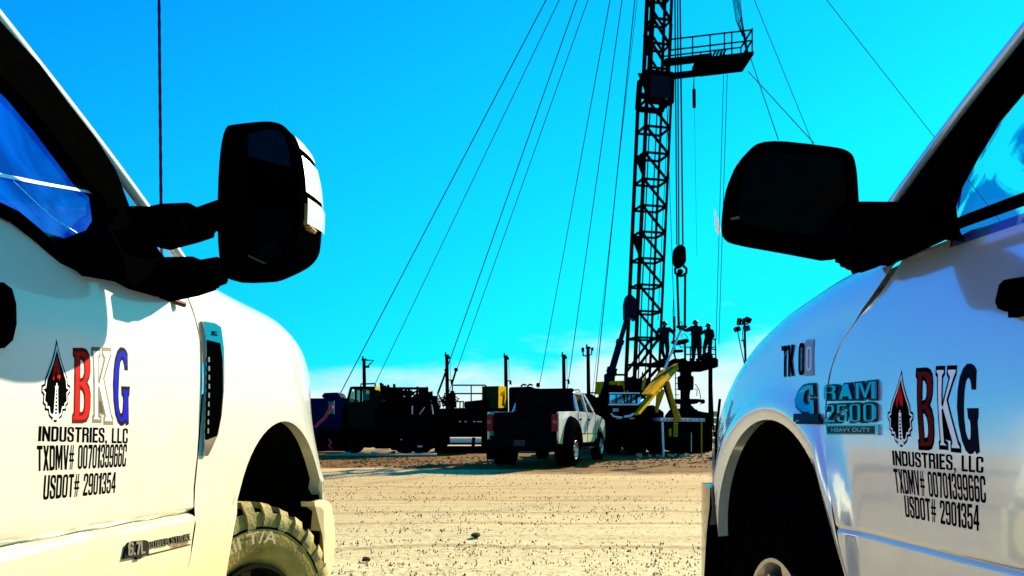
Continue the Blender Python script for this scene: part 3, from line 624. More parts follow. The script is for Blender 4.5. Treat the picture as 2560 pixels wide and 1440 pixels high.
    g = MB(); u1 = cfg['u1']; g.box(P(u1-.02, -wd/2, 1.12), (wd-.75, .06, .55)); g.build('grille', M['black_gloss'], T.root)
    for v in (-.28, -wd+.28):
        hl = MB(); hl.box(P(u1-.1, v, 1.15), (.26, .12, .36)); hl.build('headlight', M['galv'], T.root, bevel=.03)
    ax = MB(); ax.tube([P(cfg['arch'][0], -.2, .45), P(cfg['arch'][0], -wd+.2, .45)], .06, 10); ax.build('axle', M['liner'], T.root)

LT = Truck('pickup_truck', 'white lifted pickup with sunlit company lettered door and towing mirror on long arms', (-.873, 2.91), 2.5, 1)
def lvf(u, h):
    v = 0.0
    if h < 1.0: v = .006-.28*(1.0-h)**2-.012*math.exp(-((1.0-h)/.10)**2)*0
    else: v = -.004*math.sin(min(1, (h-1.0)/.35)*math.pi)
    if h > 1.40: v -= .32*(h-1.40)**2
    v -= .018*math.exp(-((h-(1.0-.028*(u+.67)))/.008)**2)
    return v
LT.vf = lvf
LSHUT = [(.40, -.70), (.58, -.695), (.83, -.68), (.93, -.655), (.985, -.638), (1.0, -.642), (1.07, -.631), (1.16, -.605), (1.26, -.591), (1.37, -.578), (1.47, -.583), (1.55, -.612), (1.61, -.65), (1.66, -.68), (1.8, -.70)]
def ltaper(u, h):
    t = max(0, min(1, (h-1.0)/.45)); u0 = .58+(.20-.58)*t; c = .8+(.27-.8)*t
    return c*max(0, u-u0)**2
def pill(T, px, belt, top):                # windscreen pillar axis from two photo points, run down to the cowl and up to the roof
    (u0, h0), (u1, h1) = [T.un(*p, -.035, .30, belt) for p in px]; g = (u1-u0)/(h1-h0); b = h0-.14
    return dict(ap0=(u0+g*(b-h0), b), ap1=(u0+g*(top-h0), top))
LC = dict(arch=(.15, .545, .515, .745), top=[(-.75, 1.735), (-.6, 1.735), (-.16, 1.705), (.23, 1.69), (.5, 1.65), (.8, 1.55), (1.0, 1.44)], shut=LSHUT, taper=ltaper, u1=.98, width=1.0,
          rocker=.58, frontlow=.93, w=.15, hh=.17, seam=.24, bulge=lambda u: .05, bw=.18, paint=M['white'],
          belt=1.62, k=.30, roof=2.18, roof0=-2.95, roof1=-1.30, **pill(LT, [(353, 520), (-11, 40)], 1.62, 2.15), apr=.016, wheelv=-1.5)
nose(LT, LC); cab_shell(LT, LC)
gap = .010
ldoor = [(u-gap, h) for h, u in LSHUT if .58 <= h <= 1.65]+[(-.72, 1.655), (-.90, 1.60), (-1.15, 1.585), (-1.248, 1.595), (-1.333, 1.625), (-1.393, 1.642), (-1.5, 1.648), (-1.78, 1.65), (-1.78, .58)]
def door_vf(T, cfg):                      # door skin blends into the fender's shoulder at the shut line
    f = T.fv(cfg)
    def g(u, h):
        us_ = lerp_tab(cfg['shut'], h); b = max(0, min(1, 1-(us_-u)/.30)); return T.vf(u, h)*(1-b)+min(f(u, h), T.vf(u, h))*b
    return g
LD = LT.panel('front_door', ldoor, M['white'], vf=door_vf(LT, LC), step=.03, hcuts=[.96, .98, .986, .992, .998, 1.004, 1.01, 1.016, 1.022, 1.03, 1.04])
LT.panel('rear_door', [(-1.79, .58), (-1.79, 1.65), (-2.9, 1.65), (-2.9, .58)], M['white'], step=.1)
LT.jamb(LC, 1.66)
def tilt(T, cfg, off=0): return lambda u, h: off-cfg['k']*(h-cfg['belt']) if h > cfg['belt'] else off+T.vf(u, h)
lk = tilt(LT, LC)
# belt rubber, door frame and glass
belt = [(-1.0, 1.60), (-1.15, 1.587), (-1.248, 1.597), (-1.333, 1.627), (-1.393, 1.644), (-1.5, 1.65), (-1.80, 1.652)]
bb = MB(); bb.tube([LT.P(u, -.012, h) for u, h in belt], .014, 8); bb.build('belt_seal', M['trim'], LT.root, smooth=60)
inner = [(-1.02, 1.60)]+[LT.un(*p, -.005, .3, 1.62) for p in [(272, 560), (263, 492), (225, 460), (130, 330), (60, 245), (0, 185), (-60, 140)]]+[(-1.80, 2.09)]
outer = [LT.un(*p, -.005, .3, 1.62) for p in [(350, 585), (325, 520), (290, 425), (240, 345), (175, 262), (100, 160), (0, 52), (-70, -10)]]+[(-1.80, 2.165)]
LT.panel('door_frame', outer+list(reversed(inner))+[(-.95, 1.60)], M['trim'], vf=tilt(LT, LC, -.005), flange=.04, step=.08)
LT.panel('side_window', [(-1.0, 1.57)]+inner+[(-1.80, 1.62), (-1.5, 1.62), (-1.393, 1.61), (-1.25, 1.57)], M['glass'], vf=tilt(LT, LC, -.03), flange=0, step=.2)
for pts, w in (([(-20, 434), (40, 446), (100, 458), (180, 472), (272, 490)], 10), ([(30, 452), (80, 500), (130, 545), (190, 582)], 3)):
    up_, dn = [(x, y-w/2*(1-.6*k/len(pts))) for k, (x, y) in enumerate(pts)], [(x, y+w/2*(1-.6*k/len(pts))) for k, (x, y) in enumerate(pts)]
    LT.panel('reflection_streak', [LT.un(*p, -.03, .3, 1.62) for p in up_+dn[::-1]], mat('painted_reflection', (.8, .85, .9), .7), vf=tilt(LT, LC, -.027), flange=0, step=.3)  # pale strips painting a reflection across the window
LT.panel('rear_side_window', [(-1.82, 1.64), (-1.82, 2.09), (-2.8, 2.05), (-2.8, 1.64)], M['glass_dark'], vf=tilt(LT, LC, -.01), flange=0, step=.3)
# vent on the fender: chrome surround, dark grille, side lettering
vo = LT.us([(501, 803), (530, 808), (545, 818), (552, 870), (553, 960), (548, 1030), (538, 1085), (520, 1125), (512, 1140), (502, 1140), (507, 1090), (512, 1000), (512, 900)])
vi = LT.us([(510, 850), (541, 858), (547, 900), (548, 980), (543, 1045), (533, 1090), (506, 1100), (508, 1000), (510, 920)])
LT.panel('vent_surround', vo, M['chrome'], vf=lambda u, h: LT.vf(u, h)+.010, flange=.012, step=.04)
vg = LT.panel('vent_grille', vi, M['black'], vf=lambda u, h: LT.vf(u, h)+.0125, flange=.004, step=.05)
sl_ = MB()
for k in range(9):
    h = 1.23+.026*k; sl_.box(LT.P(-.575, LT.vf(-.575, h)+.0135, h), (.004, .006, .014))
sl_.build('vent_slat', M['chrome'], vg)
LT.text('trim_badge', 'XL', [(520, 827), (535, 829), (535, 840), (520, 838)], M['black_ink'], .02, .0125)
# door badge
q = [LT.un(*p) for p in [(305, 1352), (360, 1345), (366, 1388), (299, 1398)]]
bp = LT.panel('engine_badge', [LT.un(*p) for p in [(299, 1398), (305, 1370), (312, 1356), (320, 1353), (352, 1350), (358, 1352), (362, 1375), (362, 1386), (346, 1389), (343, 1397), (331, 1399), (331, 1392)]], M['black_gloss'], vf=lambda u, h: LT.vf(u, h)+.006, flange=.006, step=.1)
LT.text('badge_lettering', '6.7L', [(314, 1357), (353, 1352), (355, 1383), (311, 1389)], M['chrome'], .02, .007, bp, .002)
LT.text('badge_lettering', 'POWER STROKE', [(366, 1355), (471, 1334), (473, 1350), (367, 1370)], M['black_gloss'], .03, .002, bp, .003)
LT.text('badge_lettering', 'POWER STROKE', [(366, 1355), (471, 1334), (473, 1350), (367, 1370)], M['chrome'], -.045, .0052, bp, .001)
LT.text('badge_lettering', 'TURBO DIESEL', [(425, 1363), (471, 1355), (471, 1361), (425, 1370)], mat('bronze_lettering', (.25, .10, .02), .4), .02, .002, bp)
LT.panel('badge_underline', [LT.un(*p) for p in [(362, 1386), (472, 1360), (472, 1362), (362, 1389)]], M['black_gloss'], vf=lambda u, h: LT.vf(u, h)+.002, flange=.002, step=.1, parent=bp)
# company lettering
def lettering(T, boxes, rows, cols):
    logo, B_, K_, G_ = boxes
    T.decal('logo_border', curve_mesh([LOGO]), logo, M['black_ink'], .0004, box=(0, 1, 0, 1))
    T.decal('logo_outline', curve_mesh([inset(LOGO, .030)]), logo, M['white_ink'], .0007, box=(0, 1, 0, 1))
    T.decal('logo_field', curve_mesh([inset(LOGO, .058)]), logo, M['black_ink'], .0010, box=(0, 1, 0, 1))
    fl = [(.47, .80), (.40, .70), (.35, .60), (.34, .54), (.39, .50), (.41, .56), (.47, .62), (.50, .55), (.53, .52), (.57, .55), (.58, .50), (.62, .54), (.61, .63), (.55, .71), (.51, .78)]
    T.decal('logo_flame', curve_mesh([fl]), logo, cols['flame'], .0013, box=(0, 1, 0, 1))
    dk = [[(.485, .47), (.515, .47), (.515, .44), (.56, .43), (.545, .40), (.575, .14), (.60, .06), (.62, .03), (.38, .03), (.40, .06), (.425, .14), (.455, .40), (.44, .43), (.485, .44)]]
    for k in range(7):
        y0 = .385-.045*k; w = .030+.006*k; dk.append([(.5-w, y0-.008), (.5, y0+.012), (.5+w, y0-.008), (.5, y0-.026)])
    T.decal('logo_derrick', curve_mesh(dk), logo, M['white_ink'], .0013, box=(0, 1, 0, 1))
    for nm, shp, bx, o, i_ in (('letter_b', LET_B, B_, 'b_o', 'b'), ('letter_k', LET_K, K_, 'k_o', 'k'), ('letter_g', LET_G, G_, 'g_o', 'g')):
        T.decal(nm, curve_mesh(shp, .026), bx, cols[o], .0004, box=(0, 1, 0, 1))
        T.decal(nm, curve_mesh(shp, -.028), bx, cols[i_], .0007, box=(0, 1, 0, 1))
    for txt, quad, bold in rows: T.text('door_lettering', txt, quad, M['black_ink'], bold, .0004)
lettering(LT, ([(104, 846), (176, 848), (172, 1056), (102, 1055)], [(183, 874), (226, 874), (224, 1054), (177, 1054)], [(229, 872), (280, 874), (281, 1058), (227, 1056)], [(284, 872), (322, 874), (322, 1060), (280, 1060)]),
    [('INDUSTRIES, LLC', [(97, 1065), (320, 1071), (319, 1109), (95, 1103)], 0), ('TXDMV# 0070139966C', [(92, 1114), (318, 1110), (314, 1167), (92, 1178)], 0), ('USDOT# 2901354', [(111, 1188), (291, 1180), (288, 1232), (107, 1250)], 0)],
    dict(flame=M['red_ink'], b_o=M['red_edge_shade'], b=M['red_ink'], k_o=mat('brown_outline', (.10, .075, .03), .6), k=M['white_ink'], g_o=M['navy_edge_shade'], g=M['blue_ink']))
# front wheel turned out, dusty all-terrain tyre
wheel(LT, .16, -.24, .475, .32, 24, M['dustrubber'], M['black_gloss'], ('Trail T/A', R(103), R(62), .325, .372), .245)
wheel(LT, .16, -1.77, .475, .32, 24, M['rubber'], M['black_gloss'], None, .245)
# bumper corner
def bumper(T, poly, mt, name, depth, vf, flange=.05): return T.panel(name, poly, mt, vf=vf, flange=flange, step=.05)
bmp = [LT.un(*p) for p in [(786, 1254), (800, 1249), (815, 1250), (829, 1262), (837, 1300), (839, 1350), (835, 1400), (824, 1445), (806, 1500), (800, 1500), (813, 1440), (820, 1395), (823, 1345), (821, 1300), (813, 1277), (800, 1268), (788, 1266)]]
LT.panel('front_bumper', bmp, M['white'], vf=lambda u, h: -.1*max(0, u-.70)**2, flange=.06, step=.03)
bar = MB(); bar.box(LT.P(1.04, -1.0, .68), (1.76, .12, .40)); bar.build('bumper_bar', M['white'], LT.root, bevel=.04)
fin = MB(); fin.box(LT.P(.60, -.03, .925), (.05, .12, .022)); fin.build('bumper_gap_trim', M['trim'], LT.root, bevel=.01)
# aerial on the far cowl
ae = MB(); p0 = LT.loc(404, 660, 2.75); p1 = LT.loc(396, -120, 2.78); p1.z = 2.95
ae.tube([p0+(p1-p0)*k/40 for k in range(41)], [.0045+.0010*(k % 2) for k in range(41)], 7); ae.lathe(p0-Vector((0, 0, .06)), (0, 0, 1), [(0, .02), (.05, .014), (.09, .008)], 12); ae.build('aerial', M['cable'], LT.root, smooth=50)
# door handle and lock
hd = MB(); hp = LT.us([(-60, 700), (10, 706), (31, 722), (41, 760), (42, 810), (33, 850), (12, 870), (-60, 880)], lambda u, h: lvf(u, h)+.018)
LT.panel('door_handle', hp, M['trim'], vf=lambda u, h: LT.vf(u, h)+.018, flange=.018, step=.05)
# ---- towing mirror
def mirror_head(T, outline, Y, layers, mt):
    """outline in photo px at distance Y; layers = (dY, dx px, dy px, scale) rings going away from the glass"""
    cx = sum(p[0] for p in outline)/len(outline); cy = sum(p[1] for p in outline)/len(outline); rings = []
    for dY, dx, dy, s in layers:
        rings.append([T.loc(cx+dx+(x-cx)*s, cy+dy+(y-cy)*s, Y)+Vector((0, dY, 0)) for x, y in outline])
    return rings
LM = subpoly([(547, 318), (600, 308), (700, 300), (735, 345), (752, 430), (752, 560), (740, 640), (650, 690), (600, 694), (541, 696)], 3)
rings = mirror_head(LT, LM, 2.0, [(.015, 0, 0, .955), (0, 0, 0, .965), (0, 0, 0, 1.0), (.03, 1, 0, 1.0), (.08, 8, 0, .99), (.13, 15, 0, .95), (.17, 18, 2, .86), (.19, 18, 4, .62)], None)
sh = MB(); sh.rings(rings, cap=True); mh = sh.build('mirror_housing', M['black'], LT.root, smooth=50)
mg = MB(); gl = [LT.loc(x, y, 2.0)+Vector((0, .012+.0, 0)) for x, y in subpoly([(566, 338), (690, 318), (720, 350), (735, 430), (735, 560), (722, 628), (650, 668), (562, 668)], 2)]
c0 = sum(gl, Vector())/len(gl); gl = [c0+Vector((p.x-c0.x, (p.y-c0.y)-(p.x-c0.x)*.26, p.z-c0.z)) for p in gl]
gl = [p-Vector((0, .012, 0)) for p in gl]
mg.add(gl, [tuple(range(len(gl)))]); mg.build('mirror_glass', M['mirror'], mh)
# outer cap pieces wrap the outboard side of the shell
def cap_piece(name, m, z0, z1, xmin, grow, rings, parent):
    mb = MB(); n = len(rings[0]); rs = rings[3:7]
    idx = [i for i in range(n) if z0 <= rs[1][i].z <= z1 and rs[1][i].x > xmin]
    if not idx: return
    idx.sort(key=lambda i: -rs[1][i].z); rows = []
    for r in rs:
        c = sum(r, Vector())/n; rows.append([r[i]+(r[i]-c).normalized()*grow for i in idx])
    k = len(idx)
    for a, b_ in zip(rows, rows[1:]): mb.add(a+b_, [(i, i+1, k+i+1, k+i) for i in range(k-1)])
    return mb.build(name, m, parent, smooth=60)
def zpx(py, Y=2.1): return HC-(py-YH)/F*Y
xm = max(v.x for v in rings[3])-.06
cap_piece('mirror_cap', M['white'], zpx(405), zpx(362), xm, .004, rings, mh)
cap_piece('mirror_cap', M['white'], zpx(500), zpx(410), xm, .004, rings, mh)
cap_piece('mirror_cap', M['white'], zpx(580), zpx(506), xm, .008, rings, mh)
tsg = MB(); c = LT.loc(762, 538, 2.04); tsg.box(c, (.012, .03, .062)); tsg.box(LT.loc(772, 574, 2.06), (.03, .05, .012)); tsg.build('turn_signal', M['amber'], mh, bevel=.004)
ar = MB()
Ya = 2.08
ar.prism([LT.loc(x, y, Ya) for x, y in [(335, 522), (400, 508), (472, 505), (486, 518), (545, 497), (545, 556), (508, 566), (512, 578), (470, 592), (395, 612), (345, 600)]], (0, .07, 0))
ar.prism([LT.loc(x, y, Ya) for x, y in [(360, 652), (390, 642), (480, 640), (500, 648), (545, 640), (545, 697), (520, 706), (518, 713), (470, 730), (380, 748), (350, 700)]], (0, .07, 0))
ar.build('mirror_arm', M['black'], LT.root, bevel=.018, smooth=50)
sa = MB(); so_ = [LT.un(*p, 0, .3, 1.62) for p in [(335, 515), (400, 600), (405, 745), (250, 690), (165, 640), (130, 585), (265, 560)]]
LT.panel('mirror_base', [LT.un(*p) for p in [(325, 520), (372, 560), (408, 640), (430, 700), (440, 735), (400, 742), (330, 722), (290, 700), (215, 690), (165, 640), (150, 612), (270, 575)]], M['black'], vf=lambda u, h: .02-.30*max(0, h-1.62), flange=.05, step=.06)
for k in (0, 1):
    br = MB(); ya = 560 if k == 0 else 690; br.tube([LT.loc(330, ya, 2.04), LT.loc(400, ya, 2.09)], .045, 10); br.build('arm_pivot', M['black'], LT.root, smooth=40)
rd = MB(); rd.tube([LT.loc(402, 742, 2.13), LT.loc(462, 762, 2.19)], .008, 8); rd.build('mirror_strut', mat('rust_red', (.16, .02, .01), .6), LT.root)
# ================================================================== right pickup (shaded flank)
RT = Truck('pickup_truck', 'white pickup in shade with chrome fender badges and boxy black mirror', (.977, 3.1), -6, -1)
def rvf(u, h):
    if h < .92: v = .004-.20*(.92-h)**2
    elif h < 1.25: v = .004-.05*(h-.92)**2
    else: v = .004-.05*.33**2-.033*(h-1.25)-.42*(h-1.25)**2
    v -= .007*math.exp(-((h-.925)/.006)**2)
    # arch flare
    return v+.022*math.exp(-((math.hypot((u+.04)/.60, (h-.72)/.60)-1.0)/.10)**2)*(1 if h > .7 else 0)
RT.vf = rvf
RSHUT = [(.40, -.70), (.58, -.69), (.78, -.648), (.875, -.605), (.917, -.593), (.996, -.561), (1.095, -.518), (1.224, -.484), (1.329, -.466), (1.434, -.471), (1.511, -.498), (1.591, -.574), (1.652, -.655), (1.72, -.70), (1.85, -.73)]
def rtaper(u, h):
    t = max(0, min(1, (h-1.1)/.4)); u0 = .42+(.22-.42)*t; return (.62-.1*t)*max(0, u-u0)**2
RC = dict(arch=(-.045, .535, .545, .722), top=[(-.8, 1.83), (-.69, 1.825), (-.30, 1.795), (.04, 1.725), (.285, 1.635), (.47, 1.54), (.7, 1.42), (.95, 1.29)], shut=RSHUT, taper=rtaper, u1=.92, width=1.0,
          rocker=.58, frontlow=.98, w=.20, hh=.24, seam=.30, bulge=lambda u: .03*max(0, min(1, (.75-u)/.6)), bw=.14, paint=M['shade_white'],
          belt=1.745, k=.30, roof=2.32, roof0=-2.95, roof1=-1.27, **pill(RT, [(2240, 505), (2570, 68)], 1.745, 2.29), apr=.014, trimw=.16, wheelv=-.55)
RC['paint'] = M['shade_white']
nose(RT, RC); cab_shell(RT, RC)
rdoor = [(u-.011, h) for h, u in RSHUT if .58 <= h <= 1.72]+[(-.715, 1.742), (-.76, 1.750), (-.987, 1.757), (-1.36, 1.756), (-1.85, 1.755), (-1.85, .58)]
RT.panel('front_door', rdoor, M['shade_white'], vf=door_vf(RT, RC), step=.03, hcuts=[.90, .912, .919, .925, .931, .938, .95])
RT.panel('rear_door', [(-1.86, .58), (-1.86, 1.73), (-2.9, 1.73), (-2.9, .58)], M['shade_white'], step=.1)
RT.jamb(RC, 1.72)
bs = MB(); bs.tube([RT.P(u, -.055, h) for u, h in [(-.72, 1.746), (-.9, 1.76), (-1.1, 1.764), (-1.36, 1.762), (-1.85, 1.762)]], .016, 8); bs.build('belt_seal', M['trim'], RT.root, smooth=60)
rin = [(-1.0, 1.735)]+[RT.un(*p, -.068, .3, 1.745) for p in [(2352, 560), (2347, 500), (2400, 400), (2460, 300), (2530, 215), (2600, 145)]]+[(-1.86, 2.22)]
rout = [RT.un(*p, -.068, .3, 1.745) for p in [(2215, 560), (2232, 503), (2300, 408), (2400, 275), (2480, 170), (2560, 72), (2660, -40)]]+[(-1.86, 2.30)]
def rk(off): return lambda u, h: off-.068-.30*max(0, h-1.745)
RT.panel('door_frame', rout+list(reversed(rin)), M['trim'], vf=rk(0), flange=.05, step=.08)
RT.panel('side_window', [(-.98, 1.72)]+rin+[(-1.86, 1.72)], M['glass_right'], vf=rk(-.02), flange=0, step=.2)
RT.panel('rear_side_window', [(-1.88, 1.73), (-1.88, 2.24), (-2.8, 2.2), (-2.8, 1.73)], M['glass_dark'], vf=rk(-.01), flange=0, step=.3)
RT.panel('door_handle', [RT.un(*p) for p in [(2476, 712), (2484, 700), (2500, 696), (2620, 680), (2620, 775), (2510, 779), (2490, 772), (2478, 755)]], M['black'], vf=lambda u, h: RT.vf(u, h)+.035, flange=.03, step=.05)
hk = MB(); hu = RT.un(2505, 783); hk.beam(RT.P(hu[0], RT.vf(*hu)+.012, hu[1]), RT.P(hu[0]-.3, RT.vf(*hu)+.012, hu[1]), .02, .02); hk.build('handle_recess', M['trim'], RT.root)
rfv = RT.fv(RC)
# chrome badges
def badge3d(T, name, body, quad, bold, parent=None):
    T.text(name, body, quad, M['black_gloss'], .075, .002, parent, .004); return T.text(name, body, quad, M['chrome'], -.035, .006, parent, .006)
badge3d(RT, 'model_badge', 'RAM', [(2068, 965), (2196, 952), (2197, 998), (2068, 1000)], .03)
badge3d(RT, 'model_badge', '2500', [(2070, 1012), (2196, 1007), (2196, 1054), (2072, 1056)], .03)
RT.panel('badge_bar', RT.us([(2070, 1062), (2201, 1061), (2201, 1088), (2071, 1087)]), M['chrome'], vf=lambda u, h: RT.vf(u, h)+.007, flange=.007, step=.1)
RT.panel('badge_bar', RT.us([(2073, 1066), (2192, 1065), (2192, 1085), (2074, 1084)]), M['black_gloss'], vf=lambda u, h: RT.vf(u, h)+.0082, flange=.003, step=.1)
RT.text('badge_lettering', 'HEAVY DUTY', [(2085, 1070), (2183, 1069), (2183, 1080), (2085, 1079)], M['chrome'], .0, .009)
CE = [(.10, .0), (.10, .06), (.62, .08), (.62, .26), (.33, .27), (.10, .42), (.05, .60), (.15, .80), (.36, .95), (.62, 1), (.82, 1), (.82, .72), (.66, .72), (.64, .88), (.50, .84), (.42, .72), (.40, .56), (.50, .46), (.64, .50), (.66, .60), (.82, .60), (.82, .08), (1, .08), (1, 0)]
qd = [(1992, 962), (2050, 962), (2055, 1056), (1990, 1055)]
RT.decal('engine_emblem', curve_mesh([CE], .05, .5), qd, M['black_gloss'], .002, zs=.004, box=(0, 1, 0, 1)); RT.decal('engine_emblem', curve_mesh([CE], -.01, .5), qd, M['chrome'], .006, zs=.004, box=(0, 1, 0, 1))
RT.panel('badge_bar', RT.us([(1990, 1034), (2052, 1034), (2055, 1056), (1990, 1055)]), M['black_gloss'], vf=lambda u, h: RT.vf(u, h)+.010, flange=.009, step=.1)
RT.text('fleet_number', 'TK 0', [(1955, 866), (2013, 856), (2012, 937), (1957, 943)], M['black_ink'], 0, .0035, ref=rfv)
RT.panel('sticker_patch', RT.us([(2015, 850), (2037, 848), (2036, 938), (2014, 940)], rfv), M['grey_ink'], vf=lambda u, h: rfv(u, h)+.0025, flange=.001, step=.05)
RT.text('fleet_number', '0', [(2019, 866), (2033, 865), (2032, 926), (2018, 928)], mat('peeled_ink', (.42, .55, .58), .6), .0, .004, ref=rfv)
lettering(RT, ([(2224, 924), (2287, 922), (2287, 1119), (2222, 1116)], [(2291, 925), (2336, 922), (2338, 1122), (2294, 1120)], [(2341, 920), (2396, 918), (2402, 1127), (2345, 1122)], [(2397, 915), (2448, 914), (2450, 1130), (2398, 1130)]),
    [('INDUSTRIES, LLC', [(2230, 1126), (2459, 1142), (2459, 1183), (2233, 1163)], 0), ('TXDMV# 0070139966C', [(2233, 1171), (2463, 1190), (2466, 1258), (2240, 1232)], 0), ('USDOT# 2901354', [(2260, 1238), (2448, 1263), (2449, 1328), (2264, 1292)], 0)],
    dict(flame=M['red_ink'], b_o=M['black_ink'], b=M['red_edge_shade'], k_o=M['black_ink'], k=M['white_ink'], g_o=M['navy_edge_shade'], g=M['navy_edge_shade']))  # letters in darker red and blue, shade put into the vinyl colour
wheel(RT, -.03, -.17, .48, .30, 0, M['rubber'], M['alloy'], None, .25)
wheel(RT, -.03, -1.83, .48, .30, 0, M['rubber'], M['alloy'], None, .25)
# chrome bumper end
RT.panel('front_bumper', [(.50, .965), (.58, .975), (.72, .97), (.84, .93), (.90, .86), (.91, .70), (.89, .55), (.82, .46), (.62, .46), (.58, .60), (.55, .75), (.51, .87)], M['chrome'], vf=lambda u, h: .035-.9*max(0, u-.52)**2, flange=.10, step=.04)
bar = MB(); bar.box(RT.P(.93, -1.0, .72), (1.66, .12, .44)); bar.build('bumper_bar', M['chrome'], RT.root, bevel=.04)
lm = MB(); lm.tube([RT.P(.53, -.004, 1.02), RT.P(.50, .008, 1.2), RT.P(.44, .012, 1.36)], .006, 6); lm.build('lamp_edge', M['trim'], RT.root)
# ---- mirror
RM = subpoly([(1826, 555), (1830, 490), (1842, 425), (1868, 378), (1908, 346), (2060, 362), (2122, 372), (2143, 400), (2150, 520), (2160, 646), (2010, 617), (1856, 590), (1834, 575)], 2)
rr = mirror_head(RT, RM, 2.12, [(.02, 0, 0, .93), (0, 0, 0, .945), (0, 0, 0, .99), (.012, 0, 0, 1.0), (.06, 4, 0, 1.0), (.12, 10, 2, .95), (.17, 16, 4, .82), (.19, 18, 6, .55)], None)
sh = MB(); sh.rings(rr, cap=True); rmh = sh.build('mirror_housing', M['black'], RT.root, smooth=50)
mg = MB(); gl = [RT.loc(x, y, 2.116) for x, y in subpoly([(1846, 548), (1850, 470), (1872, 405), (1915, 378), (2060, 392), (2108, 402), (2118, 500), (2122, 600), (2010, 585), (1865, 566)], 2)]
mg.add(gl, [tuple(range(len(gl)))]); mg.build('mirror_glass', mat('driver_mirror_glass', (.0015, .0015, .002), .03, 1.0), rmh)
cp = MB(); cp.prism([RT.loc(x, y, 2.15) for x, y in [(1846, 418), (1850, 402), (1866, 384), (1876, 378), (1866, 404), (1858, 414)]], (0, .03, 0)); cp.build('mirror_marker', M['white_flat'], rmh)
ts = MB(); ts.prism([RT.loc(x, y, 2.119) for x, y in [(1828, 545), (1860, 536), (1858, 546), (1830, 550)]], (0, .004, 0)); ts.build('turn_signal', mat('dull_amber', (.10, .05, .01), .4), rmh)
ma = MB(); ma.prism([RT.loc(x, y, 2.15) for x, y in [(2120, 500), (2245, 501), (2345, 545), (2335, 592), (2188, 672), (2162, 668), (2150, 644), (2118, 638)]], (0, .10, 0)); ma.build('mirror_arm', M['black'], RT.root, bevel=.012)
RT.panel('mirror_base', RT.us([(2235, 503), (2300, 530), (2345, 560), (2335, 592), (2185, 664), (2160, 662), (2165, 600)], lambda u, h: -.06), M['black'], vf=lambda u, h: -.05-.25*max(0, h-1.76), flange=.06, step=.06)
